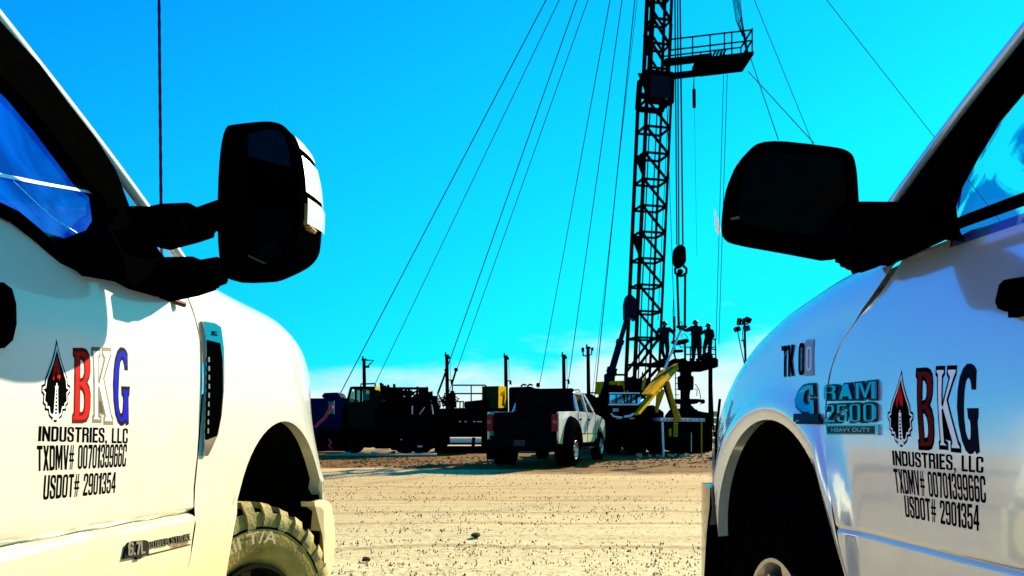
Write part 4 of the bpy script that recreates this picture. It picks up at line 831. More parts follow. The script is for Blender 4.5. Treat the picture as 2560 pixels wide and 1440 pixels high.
# ================================================================== pickup parked in the yard
def yard_pickup():
    t = thing('pickup_truck', 'white dual-wheel pickup parked in the yard with its tailgate blackened for shade towards us', 'pickup truck', (.30, 23.35, 0), R(-18.5))
    S = 1.10
    def V(x, y, z): return Vector((x*S, y*S, z*S))
    def side(pts, x0, x1): return [V(x0, y, z) for y, z in pts], Vector(((x1-x0)*S, 0, 0))
    wh = M['white']
    # cab: sections from sill to roof
    def loft(name, secs, m, sm=40, cap=True):
        mb = MB(); mb.rings([[V(*p) for p in s] for s in secs], cap=cap); return mb.build(name, m, t, smooth=sm)
    def arc(cy, r, n=14, z0=.5): return [(cy+r*math.cos(math.pi*k/n), .46+r*math.sin(math.pi*k/n)) for k in range(n+1)]
    bed_side = [(.02, .62), (.02, 1.46), (2.1, 1.50), (2.1, .58)]+[(y, z) for y, z in arc(1.25, .56) if z > .5]+[(.69, .58)]
    for x in (1, -1):
        mb = MB(); mb.prism([V(x*.94, y, z) for y, z in bed_side], (x*.06*S, 0, 0)); mb.build('bed_side', wh, t, bevel=.02)
        # wide rear fender bulging over the twin wheels
        rows = []
        for i in range(13):
            a = math.pi*i/12; rows.append([V(x*(1.0+o), 1.25+rr*math.cos(a), .46+rr*math.sin(a)*1.05) for o, rr in ((0, .86), (.10, .82), (.19, .72), (.21, .60), (.20, .56), (.0, .56))])
        mb = MB(); mb.rings(rows, cap=False, closed=False); mb.build('rear_fender', M['tail_shade'], t, smooth=50)  # black colour stands for shade on the rear-facing fender
    fl = MB(); fl.box(V(0, 1.06, .80), (1.86*S, 2.08*S, .05)); fl.box(V(0, 2.08, 1.1), (1.86*S, .05, .75*S)); fl.build('bed_floor', M['trim'], t)
    tg = MB(); tg.box(V(0, .0, 1.09), (1.60*S, .06*S, .70*S)); tg.box(V(0, -.03, 1.42), (1.56*S, .06*S, .06*S)); tg.box(V(0, -.04, 1.1), (1.2*S, .03*S, .34*S)); tgo = tg.build('tailgate', M['tail_shade'], t, bevel=.015)
    th = MB(); th.box(V(0, -.06, 1.33), (.28, .03, .07)); th.build('tailgate_handle', M['trim'], tgo, bevel=.01)
    bp = MB(); bp.box(V(0, -.12, .62), (1.96*S, .24*S, .22*S)); bp.box(V(0, -.14, .76), (1.5*S, .18*S, .05*S)); bp.build('rear_bumper', M['tail_shade'], t, bevel=.03)
    pl = MB(); pl.box(V(0, -.25, .64), (.34, .012, .17)); pl.build('number_plate', mat('plate', (.006, .006, .006), .7), t)
    for x in (1, -1):
        lp = MB(); lp.box(V(x*.90, .0, 1.17), (.17*S, .12*S, .46*S)); lp.build('tail_light', M['red'], t, bevel=.02)
        rl = MB(); rl.box(V(x*.91, -.066, 1.19), (.10*S, .012*S, .09*S)); rl.build('reversing_lamp', mat('lamp_white%d' % x, (.06, .05, .05), .3), t)
        mf = MB(); mf.box(V(x*1.05, .62, .42), (.38*S, .02*S, .55*S)); mf.build('mud_flap', M['trim'], t)
    # cab body
    lo = [(2.12, .58), (2.12, 1.50), (4.05, 1.48), (4.62, 1.42), (4.62, .80), (4.30, .58)]
    mb = MB(); mb.prism([V(-1.0, y, z) for y, z in lo], (2.0*S, 0, 0)); mb.build('cab_body', wh, t, bevel=.03)
    def ring(y, z, w): return [(-w, y, z), (w, y, z)]
    gh = MB(); g0 = [(2.14, 1.48, .97), (2.30, 2.04, .80), (3.40, 2.08, .80), (3.62, 2.03, .80), (4.42, 1.46, .95)]
    vs = [V(-w, y, z) for y, z, w in g0]+[V(w, y, z) for y, z, w in g0]; n = 5
    gh.add([V(-.78, 2.34, 1.99), V(.78, 2.34, 1.99), V(.80, 2.6, 2.06), V(-.80, 2.6, 2.06), V(.80, 3.40, 2.07), V(-.80, 3.40, 2.07), V(.78, 3.66, 2.0), V(-.78, 3.66, 2.0)], [(0, 1, 2, 3), (3, 2, 4, 5), (5, 4, 6, 7)])
    gh.build('roof', wh, t)
    ro = MB(); ro.prism([V(-.8, y, z) for y, z in [(2.26, 1.98), (2.32, 2.05), (2.6, 2.10), (3.4, 2.11), (3.66, 2.04), (3.62, 1.99)]], (1.6*S, 0, 0)); ro.build('roof_skin', wh, t, bevel=.03)
    for x in (1, -1):
        for a, b in [((2.15, 1.47, .96), (2.30, 2.03, .79)), ((3.30, 1.47, .96), (3.28, 2.05, .79)), ((4.42, 1.45, .94), (3.63, 2.03, .78))]:
            pi = MB(); pi.beam(V(x*a[2], a[0], a[1]), V(x*b[2], b[0], b[1]), .09, .09); pi.build('pillar', wh, t)
        pi = MB(); pi.prism([V(x*.965, 2.14, 1.47), V(x*.80, 2.30, 2.03), V(x*.80, 2.52, 2.03), V(x*.965, 2.42, 1.47)], (-x*.04, 0, 0)); pi.build('cab_quarter', wh, t)
    hq = MB(); hq.box(V(0, 2.06, 1.80), (1.74*S, .05, .70*S)); hq.box(V(0, 2.07, 1.48), (1.9*S, .06, .08)); hq.build('cab_back_shade', M['tail_shade'], t, bevel=.02)  # black plate added over the cab back to stand for its shade
    for x in (1, -1):
        for y0, y1, z1a, z1b, y2, y3 in ((2.42, 3.27, 0, 0, 2.52, 3.25), (3.34, 4.32, 0, 0, 3.32, 3.62)):
            w = MB(); w.add([V(x*.955, y0, 1.49), V(x*.955, y1, 1.48), V(x*.805, y3, 2.01), V(x*.805, y2, 2.01)], [(0, 1, 2, 3)]); w.build('side_window', M['glass_dark'], t)
        d = MB(); d.beam(V(x*1.002, 3.31, .62), V(x*1.002, 3.31, 1.47), .014, .014); d.beam(V(x*1.002, 2.13, .62), V(x*1.002, 2.13, 1.47), .014, .014); d.beam(V(x*1.002, 2.13, .86), V(x*1.002, 4.6, .84), .012, .012); d.beam(V(x*1.002, 4.36, .62), V(x*1.002, 4.36, 1.44), .014, .014); d.build('door_seam', M['trim'], t)
        for y in (2.36, 3.44):
            h = MB(); h.box(V(x*1.012, y+.03, 1.27), (.03, .24, .05)); h.build('door_handle', M['trim'], t, bevel=.008)
        rb = MB(); rb.beam(V(x*1.06, 2.1, .44), V(x*1.06, 4.35, .44), .16, .07); rb.build('running_board', M['chrome'], t, bevel=.015)
        mi = MB(); mi.box(V(x*1.27, 4.14, 1.58), (.22, .10, .36)); mi.build('mirror_housing', M['black'], t, bevel=.04)
        mj = MB(); mj.beam(V(x*1.0, 4.18, 1.52), V(x*1.2, 4.16, 1.52), .05, .05); mj.beam(V(x*1.0, 4.18, 1.66), V(x*1.2, 4.16, 1.66), .05, .05); mj.build('mirror_arm', M['black'], t)
    rw = MB(); rw.add([V(-.90, 2.17, 1.52), V(.90, 2.17, 1.52), V(.78, 2.30, 1.99), V(-.78, 2.30, 1.99)], [(0, 1, 2, 3)]); rw.build('rear_window', M['glass_dark'], t)
    ws = MB(); ws.add([V(-.92, 4.40, 1.47), V(.92, 4.40, 1.47), V(.78, 3.64, 2.02), V(-.78, 3.64, 2.02)], [(0, 1, 2, 3)]); ws.build('windscreen', M['glass_dark'], t)
    cb = MB(); cb.box(V(0, 3.2, 1.50), (1.8*S, 2.0*S, .05)); cb.build('cab_interior', M['seat'], t)
    # sticker on the rear glass: short blue strokes
    sk = MB()
    for a, b in [((.46, .10), (.46, .22)), ((.46, .22), (.53, .12)), ((.53, .10), (.53, .22)), ((.34, .12), (.41, .12)), ((.34, .21), (.40, .21))]:
        def q(p): k = p[1]/.5; return V(p[0]+.12, 2.16+.13*(p[1]+.08)/.47-.012, 1.56+p[1])
        sk.beam(q(a), q(b), .03, .008)
    sk.build('window_sticker', M['blue_ink'], t)
    # front wing and bonnet
    fe = [(4.60, .70), (4.60, 1.43), (5.2, 1.38), (5.75, 1.28), (5.86, 1.1), (5.86, .66)]+[(y, z) for y, z in [(5.05+.55*math.cos(math.pi*k/14), .46+.57*math.sin(math.pi*k/14)) for k in range(15)] if z > .62]
    for x in (1, -1):
        mb = MB(); mb.prism([V(x*.90, y, z) for y, z in fe], (x*.10*S, 0, 0)); mb.build('front_fender', wh, t, bevel=.02)
    bo = MB(); bo.prism([V(-.9, y, z) for y, z in [(4.4, 1.46), (5.2, 1.44), (5.75, 1.34), (5.84, 1.2), (5.84, 1.0), (4.4, 1.0)]], (1.8*S, 0, 0)); bo.build('bonnet', wh, t, bevel=.04)
    fb = MB(); fb.box(V(0, 5.95, .66), (2.0*S, .22*S, .28*S)); fb.build('front_bumper', M['chrome'], t, bevel=.04)
    ch = MB(); ch.box(V(0, 2.9, .60), (.9*S, 5.6*S, .18*S)); ch.tube([V(-.9, 1.25, .46), V(.9, 1.25, .46)], .09, 8); ch.tube([V(-.8, 5.05, .46), V(.8, 5.05, .46)], .08, 8); ch.build('chassis', M['liner'], t)
    # wheels
    def wh_(x, y, w, out):
        e = bpy.data.objects.new('wheel', None); e.empty_display_size = .1; link(e, t); e.location = V(x, y, .43); r = .43*S; hw = w/2*S
        ty = MB(); sx = 1 if x > 0 else -1
        ty.lathe((0, 0, 0), (sx, 0, 0), [(-hw, r*.6), (-hw, r*.9), (-hw*.8, r), (hw*.8, r), (hw, r*.9), (hw*1.02, r*.75), (hw*.95, r*.6)], 40, cap=False)
        for k in range(30):
            a = 2*math.pi*k/30
            for sg in (1, -1): ty.box((sx*sg*hw*.55, (r+.004)*math.cos(a+.1*sg), (r+.004)*math.sin(a+.1*sg)), (hw*.8, .05, .03), (a+.1*sg+math.pi/2, 0, 0))
        ty.build('tyre', M['rubber'], e, smooth=35)
        rm = MB(); rm.lathe((0, 0, 0), (sx, 0, 0), [(hw*.9, r*.62), (hw*.98, r*.60), (hw*.9, r*.56), (hw*(.1 if out else .5), r*.48), (hw*(.1 if out else .5), r*.3), (hw*.9, r*.22), (hw*.9, .001)], 32, cap=False)
        for k in range(8): a = math.pi*k/4; rm.beam((sx*hw*.5, r*.22*math.cos(a), r*.22*math.sin(a)), (sx*hw*.8, r*.57*math.cos(a), r*.57*math.sin(a)), .06, .03, up=(1, 0, 0))
        rm.build('rim', M['alloy'], e, smooth=35)
    for x in (1, -1):
        wh_(x*1.04, 1.25, .24, True); wh_(x*.76, 1.25, .24, True); wh_(x*.92, 5.05, .28, False)
    # headache rack in the bed, roof bars and marker lamps
    hr = MB()
    for a, b in [((-.84, .25, 1.46), (-.84, .25, .95)), ((-.86, .25, 1.46), (-.42, .25, 1.44)), ((-.80, .25, 1.42), (-.70, .25, 1.0)), ((-.48, .25, 1.40), (-.72, .25, 1.05))]: hr.beam(V(*a), V(*b), .035, .035)
    hr.build('bed_rack', M['galv'], t)
    rr = MB()
    for y in (2.6, 3.4): rr.tube([V(-.74, y, 2.10), V(-.72, y, 2.17), V(.72, y, 2.17), V(.74, y, 2.10)], .022, 6)
    rr.build('roof_rack', M['trim'], t)
    ml = MB()
    for x in (-.5, -.25, 0, .25, .5): ml.box(V(x, 3.5, 2.13), (.10, .09, .05))
    ml.build('marker_lamp', M['trim'], t, bevel=.015)
yard_pickup()

# ================================================================== workover rig
YR = 36.0
def rig():
    t = thing('workover_rig', 'tall dark lattice rig mast leaning over its carrier truck', 'drilling rig', W(1600, YH+HC*F/YR, YR))
    base = t.location.copy()
    def L(v): return Vector(v)-base
    B = W(1607, 935, YR); C = W(1673, -560, YR)                # mast foot and crown
    ex = Vector((math.cos(R(14)), math.sin(R(14)), 0)); ey = Vector((-math.sin(R(14)), math.cos(R(14)), 0))
    ax = C-B
    def at(h, a, b):                                            # height above ground, offsets in mast section
        k = (h-B.z)/ax.z; return B+ax*k+ex*a+ey*b
    hpx = lambda py: HC-(py-YH)/F*YR
    st = M['steel']
    legs = [(-.60, -.5), (.56, -.5), (.56, .5), (-.60, .5)]
    h0, h1 = hpx(1010), hpx(262)
    lo = MB()
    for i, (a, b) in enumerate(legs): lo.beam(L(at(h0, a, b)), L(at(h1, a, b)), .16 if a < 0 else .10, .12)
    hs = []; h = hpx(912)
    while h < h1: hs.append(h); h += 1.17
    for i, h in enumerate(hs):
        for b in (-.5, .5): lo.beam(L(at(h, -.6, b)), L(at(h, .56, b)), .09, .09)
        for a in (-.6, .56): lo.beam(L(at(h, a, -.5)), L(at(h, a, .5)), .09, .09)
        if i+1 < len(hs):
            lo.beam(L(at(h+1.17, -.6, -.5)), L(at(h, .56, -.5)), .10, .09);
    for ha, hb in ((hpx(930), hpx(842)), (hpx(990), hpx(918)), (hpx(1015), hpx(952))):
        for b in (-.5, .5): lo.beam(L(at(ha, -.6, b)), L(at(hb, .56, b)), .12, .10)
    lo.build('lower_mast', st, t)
    lad = MB()
    for x in (-.02, .32): lad.beam(L(at(h0, x, .45)), L(at(h1, x, .45)), .05, .05)
    lad.build('ladder', st, t)
    # crown frame of the lower section, crossover and upper section
    cr = MB(); c0 = hpx(265); c1 = hpx(196)
    for i, (a, b) in enumerate(legs): cr.beam(L(at(c0, a, b)), L(at(c1, a*.95, b*.95)), .24, .24)
    for h in (c0, (c0+c1)/2, c1): 
        for b in (-.5, .5): cr.beam(L(at(h, -.6, b)), L(at(h, .56, b)), .22, .2)
    cr.build('mast_collar', st, t)
    pn = MB(); pn.prism([L(at(hpx(258), -.52, -.62)), L(at(hpx(258), .46, -.62)), L(at(hpx(204), .46, -.62)), L(at(hpx(204), -.52, -.62))], ey*.06); pn.build('collar_plate', M['bluesteel'], t)
    up = MB(); u1 = C.z
    ul = [(-.44, -.36), (.44, -.36), (.44, .36), (-.44, .36)]
    for a, b in ul: up.beam(L(at(c1, a, b)), L(at(u1, a, b)), .17 if a < 0 else .12, .15)
    h = c1+.3; hh = []
    while h < u1: hh.append(h); h += 1.1
    for i, h in enumerate(hh):
        for b in (-.36, .36): up.beam(L(at(h, -.44, b)), L(at(h, .44, b)), .09, .09)
        for a in (-.44, .44): up.beam(L(at(h, a, -.36)), L(at(h, a, .36)), .08, .08)
        if i+1 < len(hh):
            up.beam(L(at(h+1.1, -.44, -.36)), L(at(h, .44, -.36)), .11, .09); up.beam(L(at(h+1.1, -.44, .36)), L(at(h, .44, .36)), .09, .08)
    for a in (-.30, -.16): up.beam(L(at(c1, a, .2)), L(at(u1, a, .2)), .10, .10)
    up.build('upper_mast', st, t)
    cb = MB(); cb.box(L(C)+Vector((0, 0, .2)), (1.3, 1.1, .7)); cb.tube([L(C)+Vector((.9, -.12, .1)), L(C)+Vector((.9, .12, .1))], .4, 16); cb.build('crown_block', st, t)
    # gusset ears up the left legs
    for py in (105, 200, 402, 600):
        h = hpx(py); a0 = -.44 if py < 196 else -.6; e = MB(); e.prism([L(at(h+.05, a0, -.4)), L(at(h+.05, a0-.40, -.4)), L(at(h-.05, a0-.34, -.4)), L(at(h-.75, a0, -.4))], ey*.12); e.build('gusset', st, t)
    kb = MB(); kb.slab([(1561, 760), (1566, 738), (1578, 735), (1592, 748), (1592, 800), (1583, 800), (1580, 790), (1562, 800)], YR-.9, YR-.3); kb.v = [tuple(Vector(v)-base) for v in kb.v]; kb.build('raising_bracket', M['bluesteel'], t, bevel=.04)
    # telescopic raising ram
    p, q = L(W(1508, 1000, YR-.9)), L(W(1566, 800, YR-.7))
    ram = MB(); ram.tube([p, p+(q-p)*.36], .19, 12); ram.tube([p+(q-p)*.34, p+(q-p)*.40], .23, 12); ram.tube([p+(q-p)*.36, p+(q-p)*.72], .15, 12); ram.tube([p+(q-p)*.70, p+(q-p)*.75], .18, 12); ram.tube([p+(q-p)*.72, q], .105, 12); ram.build('hydraulic_ram', M['bluesteel'], t, smooth=40)
    # monkey board with rails, seen from below
    Yn, Yf = YR-.75, YR+1.0
    def G(px, py, Y): return L(W(px, py, Y))
    mbd = MB()
    hz = W(0, 139, Yn).z
    def F3(px, Y): x = (px-1280)/F*YR; return Vector((x, Y, hz+(px-1780)*.0021))-base
    mbd.prism([F3(1764, Yn), F3(1872, Yn), F3(1872, Yf), F3(1764, Yf)], (0, 0, -.14))
    mbd.build('board_floor', st, t)
    arm = MB(); arm.beam(F3(1655, Yn+.10), F3(1770, Yn+.10), .24, .26); arm.beam(F3(1668, Yf-.10), F3(1770, Yf-.10), .22, .24); arm.beam(F3(1735, Yn+.9), F3(1770, Yn+.9), .5, .14)
    arm.beam(F3(1740, Yn+.1), F3(1740, Yf), .10, .10); arm.build('board_arm', st, t)
    rl = MB()
    for Y in (Yn, Yf):
        for z in (.48, .95) if Y == Yn else (.55, 1.0):
            rl.tube([F3(1670, Y)+Vector((0, 0, z)), F3(1868, Y)+Vector((0, 0, z))], .035, 6)
        for px in (1722, 1765, 1800, 1818, 1868) if Y == Yn else (1765, 1790, 1818, 1868): rl.tube([F3(px, Y), F3(px, Y)+Vector((0, 0, .95 if Y == Yn else 1.0))], .032, 6)
    for z in (.5, .98): rl.tube([F3(1868, Yn)+Vector((0, 0, z)), F3(1868, Yf)+Vector((0, 0, z))], .05, 6)
    rl.build('board_railing', st, t)
    # fingers of the racking board
    fi = MB()
    for k in range(4): fi.beam(F3(1772+k*8, Yn-.05), F3(1772+k*8, Yn-.5), .06, .08)
    fi.build('racking_finger', st, t)
    # carrier truck under the mast
    def S(name, pxs, Y0, Y1, m, bevel=.03):
        b = MB(); b.slab(pxs, Y0, Y1); b.v = [tuple(Vector(v)-base) for v in b.v]; return b.build(name, m, t, bevel=bevel)
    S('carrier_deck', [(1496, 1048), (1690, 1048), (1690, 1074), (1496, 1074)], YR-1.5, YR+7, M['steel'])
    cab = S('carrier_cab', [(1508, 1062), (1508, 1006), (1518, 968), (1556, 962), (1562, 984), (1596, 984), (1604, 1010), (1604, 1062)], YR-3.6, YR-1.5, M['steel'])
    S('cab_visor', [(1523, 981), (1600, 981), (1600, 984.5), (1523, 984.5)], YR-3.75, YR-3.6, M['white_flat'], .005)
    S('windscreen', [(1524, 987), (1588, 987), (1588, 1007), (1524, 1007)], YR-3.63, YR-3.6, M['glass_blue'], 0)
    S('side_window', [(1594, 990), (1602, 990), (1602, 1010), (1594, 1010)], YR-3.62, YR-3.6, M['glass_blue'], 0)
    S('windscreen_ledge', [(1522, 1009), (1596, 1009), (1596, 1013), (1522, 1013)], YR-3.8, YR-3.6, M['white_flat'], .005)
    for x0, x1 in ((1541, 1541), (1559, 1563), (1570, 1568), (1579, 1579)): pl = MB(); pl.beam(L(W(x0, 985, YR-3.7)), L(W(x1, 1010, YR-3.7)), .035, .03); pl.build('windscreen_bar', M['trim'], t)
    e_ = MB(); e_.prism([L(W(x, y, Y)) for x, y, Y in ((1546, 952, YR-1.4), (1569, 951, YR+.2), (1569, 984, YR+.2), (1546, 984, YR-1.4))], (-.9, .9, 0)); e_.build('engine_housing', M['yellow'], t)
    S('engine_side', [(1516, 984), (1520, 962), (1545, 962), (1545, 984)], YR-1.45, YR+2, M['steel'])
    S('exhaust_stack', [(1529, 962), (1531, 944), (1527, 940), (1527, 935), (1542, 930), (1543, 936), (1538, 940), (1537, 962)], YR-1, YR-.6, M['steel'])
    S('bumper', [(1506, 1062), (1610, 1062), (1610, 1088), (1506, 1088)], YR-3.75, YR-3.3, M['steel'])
    hl = MB()
    for x0 in (1547, 1580): hl.box(L(W(x0, 1046, YR-3.7)), (.24, .06, .10))
    hl.build('headlight', M['galv'], t, bevel=.03)
    gr = MB()
    for k in range(5): gr.box(L(W(1533+k*3, 1025, YR-3.66)), (.03, .06, .14))
    gr.build('grille', M['galv'], t)
    hood = MB(); hood.tube([L(W(1528, 1034, YR-3.8)), L(W(1534, 1041, YR-3.9)), L(W(1556, 1044, YR-3.9))], .035, 6); hood.tube([L(W(1560, 1042, YR-3.9)), L(W(1575, 1040, YR-3.9)), L(W(1585, 1034, YR-3.9))], .05, 6); hood.build('grille_guard', M['white_flat'], t)
    S('winch_drum', [(1600, 1062), (1600, 1020), (1632, 1012), (1660, 1030), (1660, 1062)], YR-2.2, YR-1, M['steel'])
    S('rear_box', [(1618, 1110), (1618, 1050), (1655, 1050), (1655, 1110)], YR-2.6, YR-1, M['steel'])
    S('axle_skirt', [(1514, 1110), (1514, 1074), (1650, 1074), (1650, 1110)], YR-3, YR+5, M['steel'])
    for px in (1530, 1585, 1640):
        w = MB(); w.lathe(L(W(px, 1104, YR-3.2 if px < 1600 else YR-2)), (0, 1, 0), [(0, .2), (.0, .42), (.05, .5), (.35, .5), (.4, .42)], 20); w.build('wheel', M['rubber'], t, smooth=40)
    cr_ = MB()
    for px, py in ((1568, 940), (1555, 928)): cr_.tube([L(W(1512, 937, YR-1.2)), L(W(1568, 937, YR-1.2))], .05, 6)
    for px in (1512, 1566): cr_.tube([L(W(px, 937, YR-1.2)), L(W(px, 1005, YR-1.2))], .04, 6)
    cr_.build('deck_railing', M['steel'], t)
    gg = MB()
    for px, py, a in ((1575, 940, .2), (1588, 948, .25), (1600, 960, .2), (1612, 945, .16)): gg.box(L(W(px, py+20, YR-.2)), (a*2, .4, a*3), (0, 0, a))
    for a, b in (((1592, 945), (1596, 985)), ((1606, 930), (1604, 985)), ((1598, 950), (1612, 980)), ((1580, 940), (1588, 985))): gg.tube([L(W(*a, YR-.6)), L(W(*b, YR-.6))], .03, 6)
    gg.build('hose_bundle', M['bluesteel'], t)
rig()
def world_mb(name, mb, m, label, cat, group=None, smooth=None, bevel=0): return tag(mb.build(name, m, None, smooth, bevel), label, cat, group)
# ---- travelling block, links and elevator hanging under the crown
t = thing('travelling_block', 'black travelling block with hook and long lifting links hanging beside the mast', 'hoist block', W(1703, 690, YR)); base = t.location.copy()
def S_(t, base, name, pxs, Y0, Y1, m, bevel=.03):
    b = MB(); b.slab(pxs, Y0, Y1); b.v = [tuple(Vector(v)-base) for v in b.v]; return b.build(name, m, t, bevel=bevel)
S_(t, base, 'block_body', [(1688, 622), (1692, 614), (1700, 610), (1709, 612), (1715, 619), (1716, 652), (1712, 660), (1706, 666), (1697, 666), (1690, 658), (1687, 650)], YR-.3, YR+.3, M['steel'], .04)
b = MB(); b.lathe(W(1702, 678, YR-.14)-base, (0, 1, 0), [(0, .06), (0, .10), (.14, .14), (.28, .10), (.28, .06)], 16); 
for x0, s in ((1693, -1), (1711, 1)):
    b.tube([W(1702+s*6, 664, YR)-base, W(1702+s*14, 672, YR)-base, W(1702+s*14, 682, YR)-base, W(1702+s*5, 689, YR)-base, W(1702, 690, YR)-base], .06, 8)
b.build('hook', M['steel'], t, smooth=50)
for a, c in (((1693, 686), (1697, 814)), ((1713, 686), (1712, 814))):
    b = MB(); b.tube([W(*a, YR)-base, W(*c, YR)-base], .055, 8); b.build('lifting_link', M['steel'], t)
b = MB(); b.box(W(1704, 817, YR)-base, (.42, .25, .10)); b.lathe(W(1704, 822, YR)-base, (0, 0, 1), [(-.08, .10), (.05, .16), (.14, .14)], 12); b.tube([W(1698, 812, YR)-base, W(1702, 803, YR)-base, W(1706, 812, YR)-base], .02, 6); b.build('elevator', M['steel'], t)
# pipe joint being pulled up the ramp
b = MB(); b.tube([W(1704, 822, YR), W(1660, 925, YR-2.2)], .055, 10); b.tube([W(1704, 822, YR), W(1703, 826, YR)], .075, 10)
world_mb('drill_pipe', b, mat('bright_pipe', (.55, .55, .5), .4, .2), 'slanting pale pipe joint held in the elevator above the yellow ramp', 'pipe')
# hanging counterweight under the monkey board
b = MB(); b.tube([W(1735, 165, YR-.5), W(1735, 205, YR-.5)], .02, 6); b.tube([W(1735, 200, YR-.5), W(1734, 222, YR-.5), W(1735, 224, YR-.5), W(1735.5, 268, YR-.5), W(1735.5, 270, YR-.5)], [.02, .03, .075, .075, .05], 10)
world_mb('hanging_weight', b, M['steel'], 'slim black weight hanging from the high platform', 'counterweight')
# ---- wire ropes: guys from the crown to the ground
def wire(a, b, Ya, Yb, label, group, r=.016, sag=0, cat='cable', extra=None):
    p, q = W(*a, Ya), W(*b, Yb); m = MB(); n = 10
    m.tube([p+(q-p)*k/n-Vector((0, 0, sag*4*k/n*(1-k/n))) for k in range(n+1)], r, 5)
    if extra: extra(m, p, q)
    return world_mb('guy_wire' if group.startswith('guy') else 'hoist_rope', m, M['cable'], label, cat, group)
def end(a, b, yb):                          # continue a photo line to row yb
    k = (yb-a[1])/(b[1]-a[1]); return (a[0]+(b[0]-a[0])*k, yb)
GW = [((1365, 0), (850, 985), 1105, 44, 'guy wire ending farthest left, over the blue cabin', .022),
      ((1398, 0), (940, 955), 1090, 60, 'guy wire meeting the roof of the yellow topped cab', .020),
      ((1442, 0), (1095, 985), 1110, 40, 'guy wire just left of the second yard post', .020),
      ((1470, 0), (1140, 930), 1100, 50, 'guy wire crossing just right of the second yard post', .018),
      ((1525, 0), (1350, 955), 1085, 70, 'guy wire coming down behind the roof of the parked dual-wheel pickup', .022),
      ((1555, 0), (1420, 960), 1100, 50, 'guy wire ending beside the fourth yard post', .020),
      ((1587, 0), (1490, 960), 1105, 44, 'guy wire closest to the mast on its left side, ending by the forked post', .022),
      ((1586, 60), (1484, 960), 1100, 62, 'fainter guy wire just behind the one ending by the forked post', .012),
      ((1886, 0), (2030, 355), 1060, 70, 'inner of the two guy wires going down right behind the boxy mirror', .016),
      ((2067, 0), (2330, 335), 1060, 60, 'outermost guy wire on the right, running down to the shaded windscreen pillar', .016)]
for a, b_, yb, Yb, lab, r in GW:
    top = end(a, b_, -540); q = end(a, b_, yb)
    wire(top, q, YR, Yb, lab, 'guy wires of the rig mast', r*1.15)
def chain(pts, Y):
    m = MB()
    for (x0, y0), (x1, y1) in pts: m.beam(W(x0, y0, Y), W(x1, y1, Y), .09, .09)
    return m
m = chain([((1116, 925), (1108, 948)), ((1108, 948), (1094, 985)), ((1140, 926), (1129, 962))], 39); m.lathe(W(1140, 924, 39), (0, 1, 0), [(0, .05), (0, .10), (.06, .10), (.06, .05)], 12); m.lathe(W(1116, 925, 39), (0, 1, 0), [(0, .05), (0, .10), (.06, .10), (.06, .05)], 12)
world_mb('turnbuckle', m, M['steel'], 'dark turnbuckles tensioning the wires by the second yard post', 'turnbuckle')
for (a, b_, lab, r) in [((1683, -540), (1692, 612), 'leftmost thick rope running down to the travelling block', .022), ((1691, -540), (1697, 612), 'middle thick rope running down to the travelling block', .022), ((1694, -540), (1707, 612), 'rightmost thick rope running down to the travelling block', .026)]:
    wire(a, b_, YR, YR, lab, 'hoisting ropes of the block', r*1.5)
wire((1681, 60), (1645, 800), YR-.8, YR-.8, 'thin rope leaning left along the right edge of the mast', 'thin ropes by the mast', .014)
wire((1667, 262), (1684, 752), YR-.4, YR-.4, 'thin rope ending in a dark spring beside the block links', 'thin ropes by the mast', .014)
m = MB(); m.tube([W(1684, 750, YR-.4), W(1684, 772, YR-.4)], .03, 6); m.tube([W(1684, 772+k*1.1, YR-.4)+Vector((.05*math.cos(k*1.6), .05*math.sin(k*1.6), 0)) for k in range(16)], .016, 5); m.tube([W(1685, 790, YR-.4), W(1686, 830, YR-.4)], .06, 8); m.tube([W(1686, 830, YR-.4), W(1687, 845, YR-.4)], .03, 8)
world_mb('spring_hanger', m, M['steel'], 'dark spring hanger above the power tongs on the rig floor', 'hanger')
wire((1736, 272), (1742, 640), YR-.5, YR-.5, 'faint line dangling below the hanging weight', 'thin ropes by the mast', .006)
for a, b_, lab in [((1809, 188), (1790, 850), 'left one of the two thin lines dropping from the platform to the rig floor'), ((1818, 186), (1797, 860), 'right one of the two thin lines dropping from the platform to the rig floor')]:
    wire(a, b_, YR, YR, lab, 'escape lines from the platform', .015)
for a, b_, lab in [((1870, 178), (2035, 358), 'lower of the lines running right from the platform corner'), ((1873, 135), (1946, 350), 'line dropping steeply right from the platform railing')]:
    wire(a, b_, YR, YR-4, lab, 'escape lines from the platform', .018)
m = MB(); rr_ = random.Random(4)
for k in range(7):
    x0 = 1750+rr_.uniform(-8, 12); m.tube([W(x0, -540, YR-.2), W(1832+k*3, 0, YR-.2), W(1842+k*2.6, 50, YR-.2)+Vector((rr_.uniform(-.05, .05), 0, 0)), W(1857+k*.9, 92, YR-.2)], .018, 5)
m.tube([W(1852, 45, YR-.2), W(1846, 62, YR-.2), W(1850, 78, YR-.2), W(1858, 88, YR-.2)], .015, 5); m.tube([W(1860, 84, YR-.3), W(1864, 110, YR-.3), W(1868, 130, YR-.3), W(1866, 150, YR-.3)], .06, 6)
world_mb('rope_bundle', m, M['cable'], 'bundle of loose blue ropes tied to the outer end of the high platform', 'ropes')
m = MB(); r_ = random.Random(2); p, q = W(1786, 522, 400), W(1798, 590, 400); m.tube([p+(q-p)*k/12+Vector((r_.uniform(-.15, .15), 0, 0)) for k in range(13)], [.05, .3, .5, .4, .8, .9, 1.1, 1.2, 1.1, 1.2, .9, .5, .1], 8)
tag(m.build('vapour_trail', mat('vapour', (.9, .9, .9), 1, spec=0), smooth=60), 'short white vapour trail high in the sky right of the hoist block', 'vapour trail', kind='stuff')
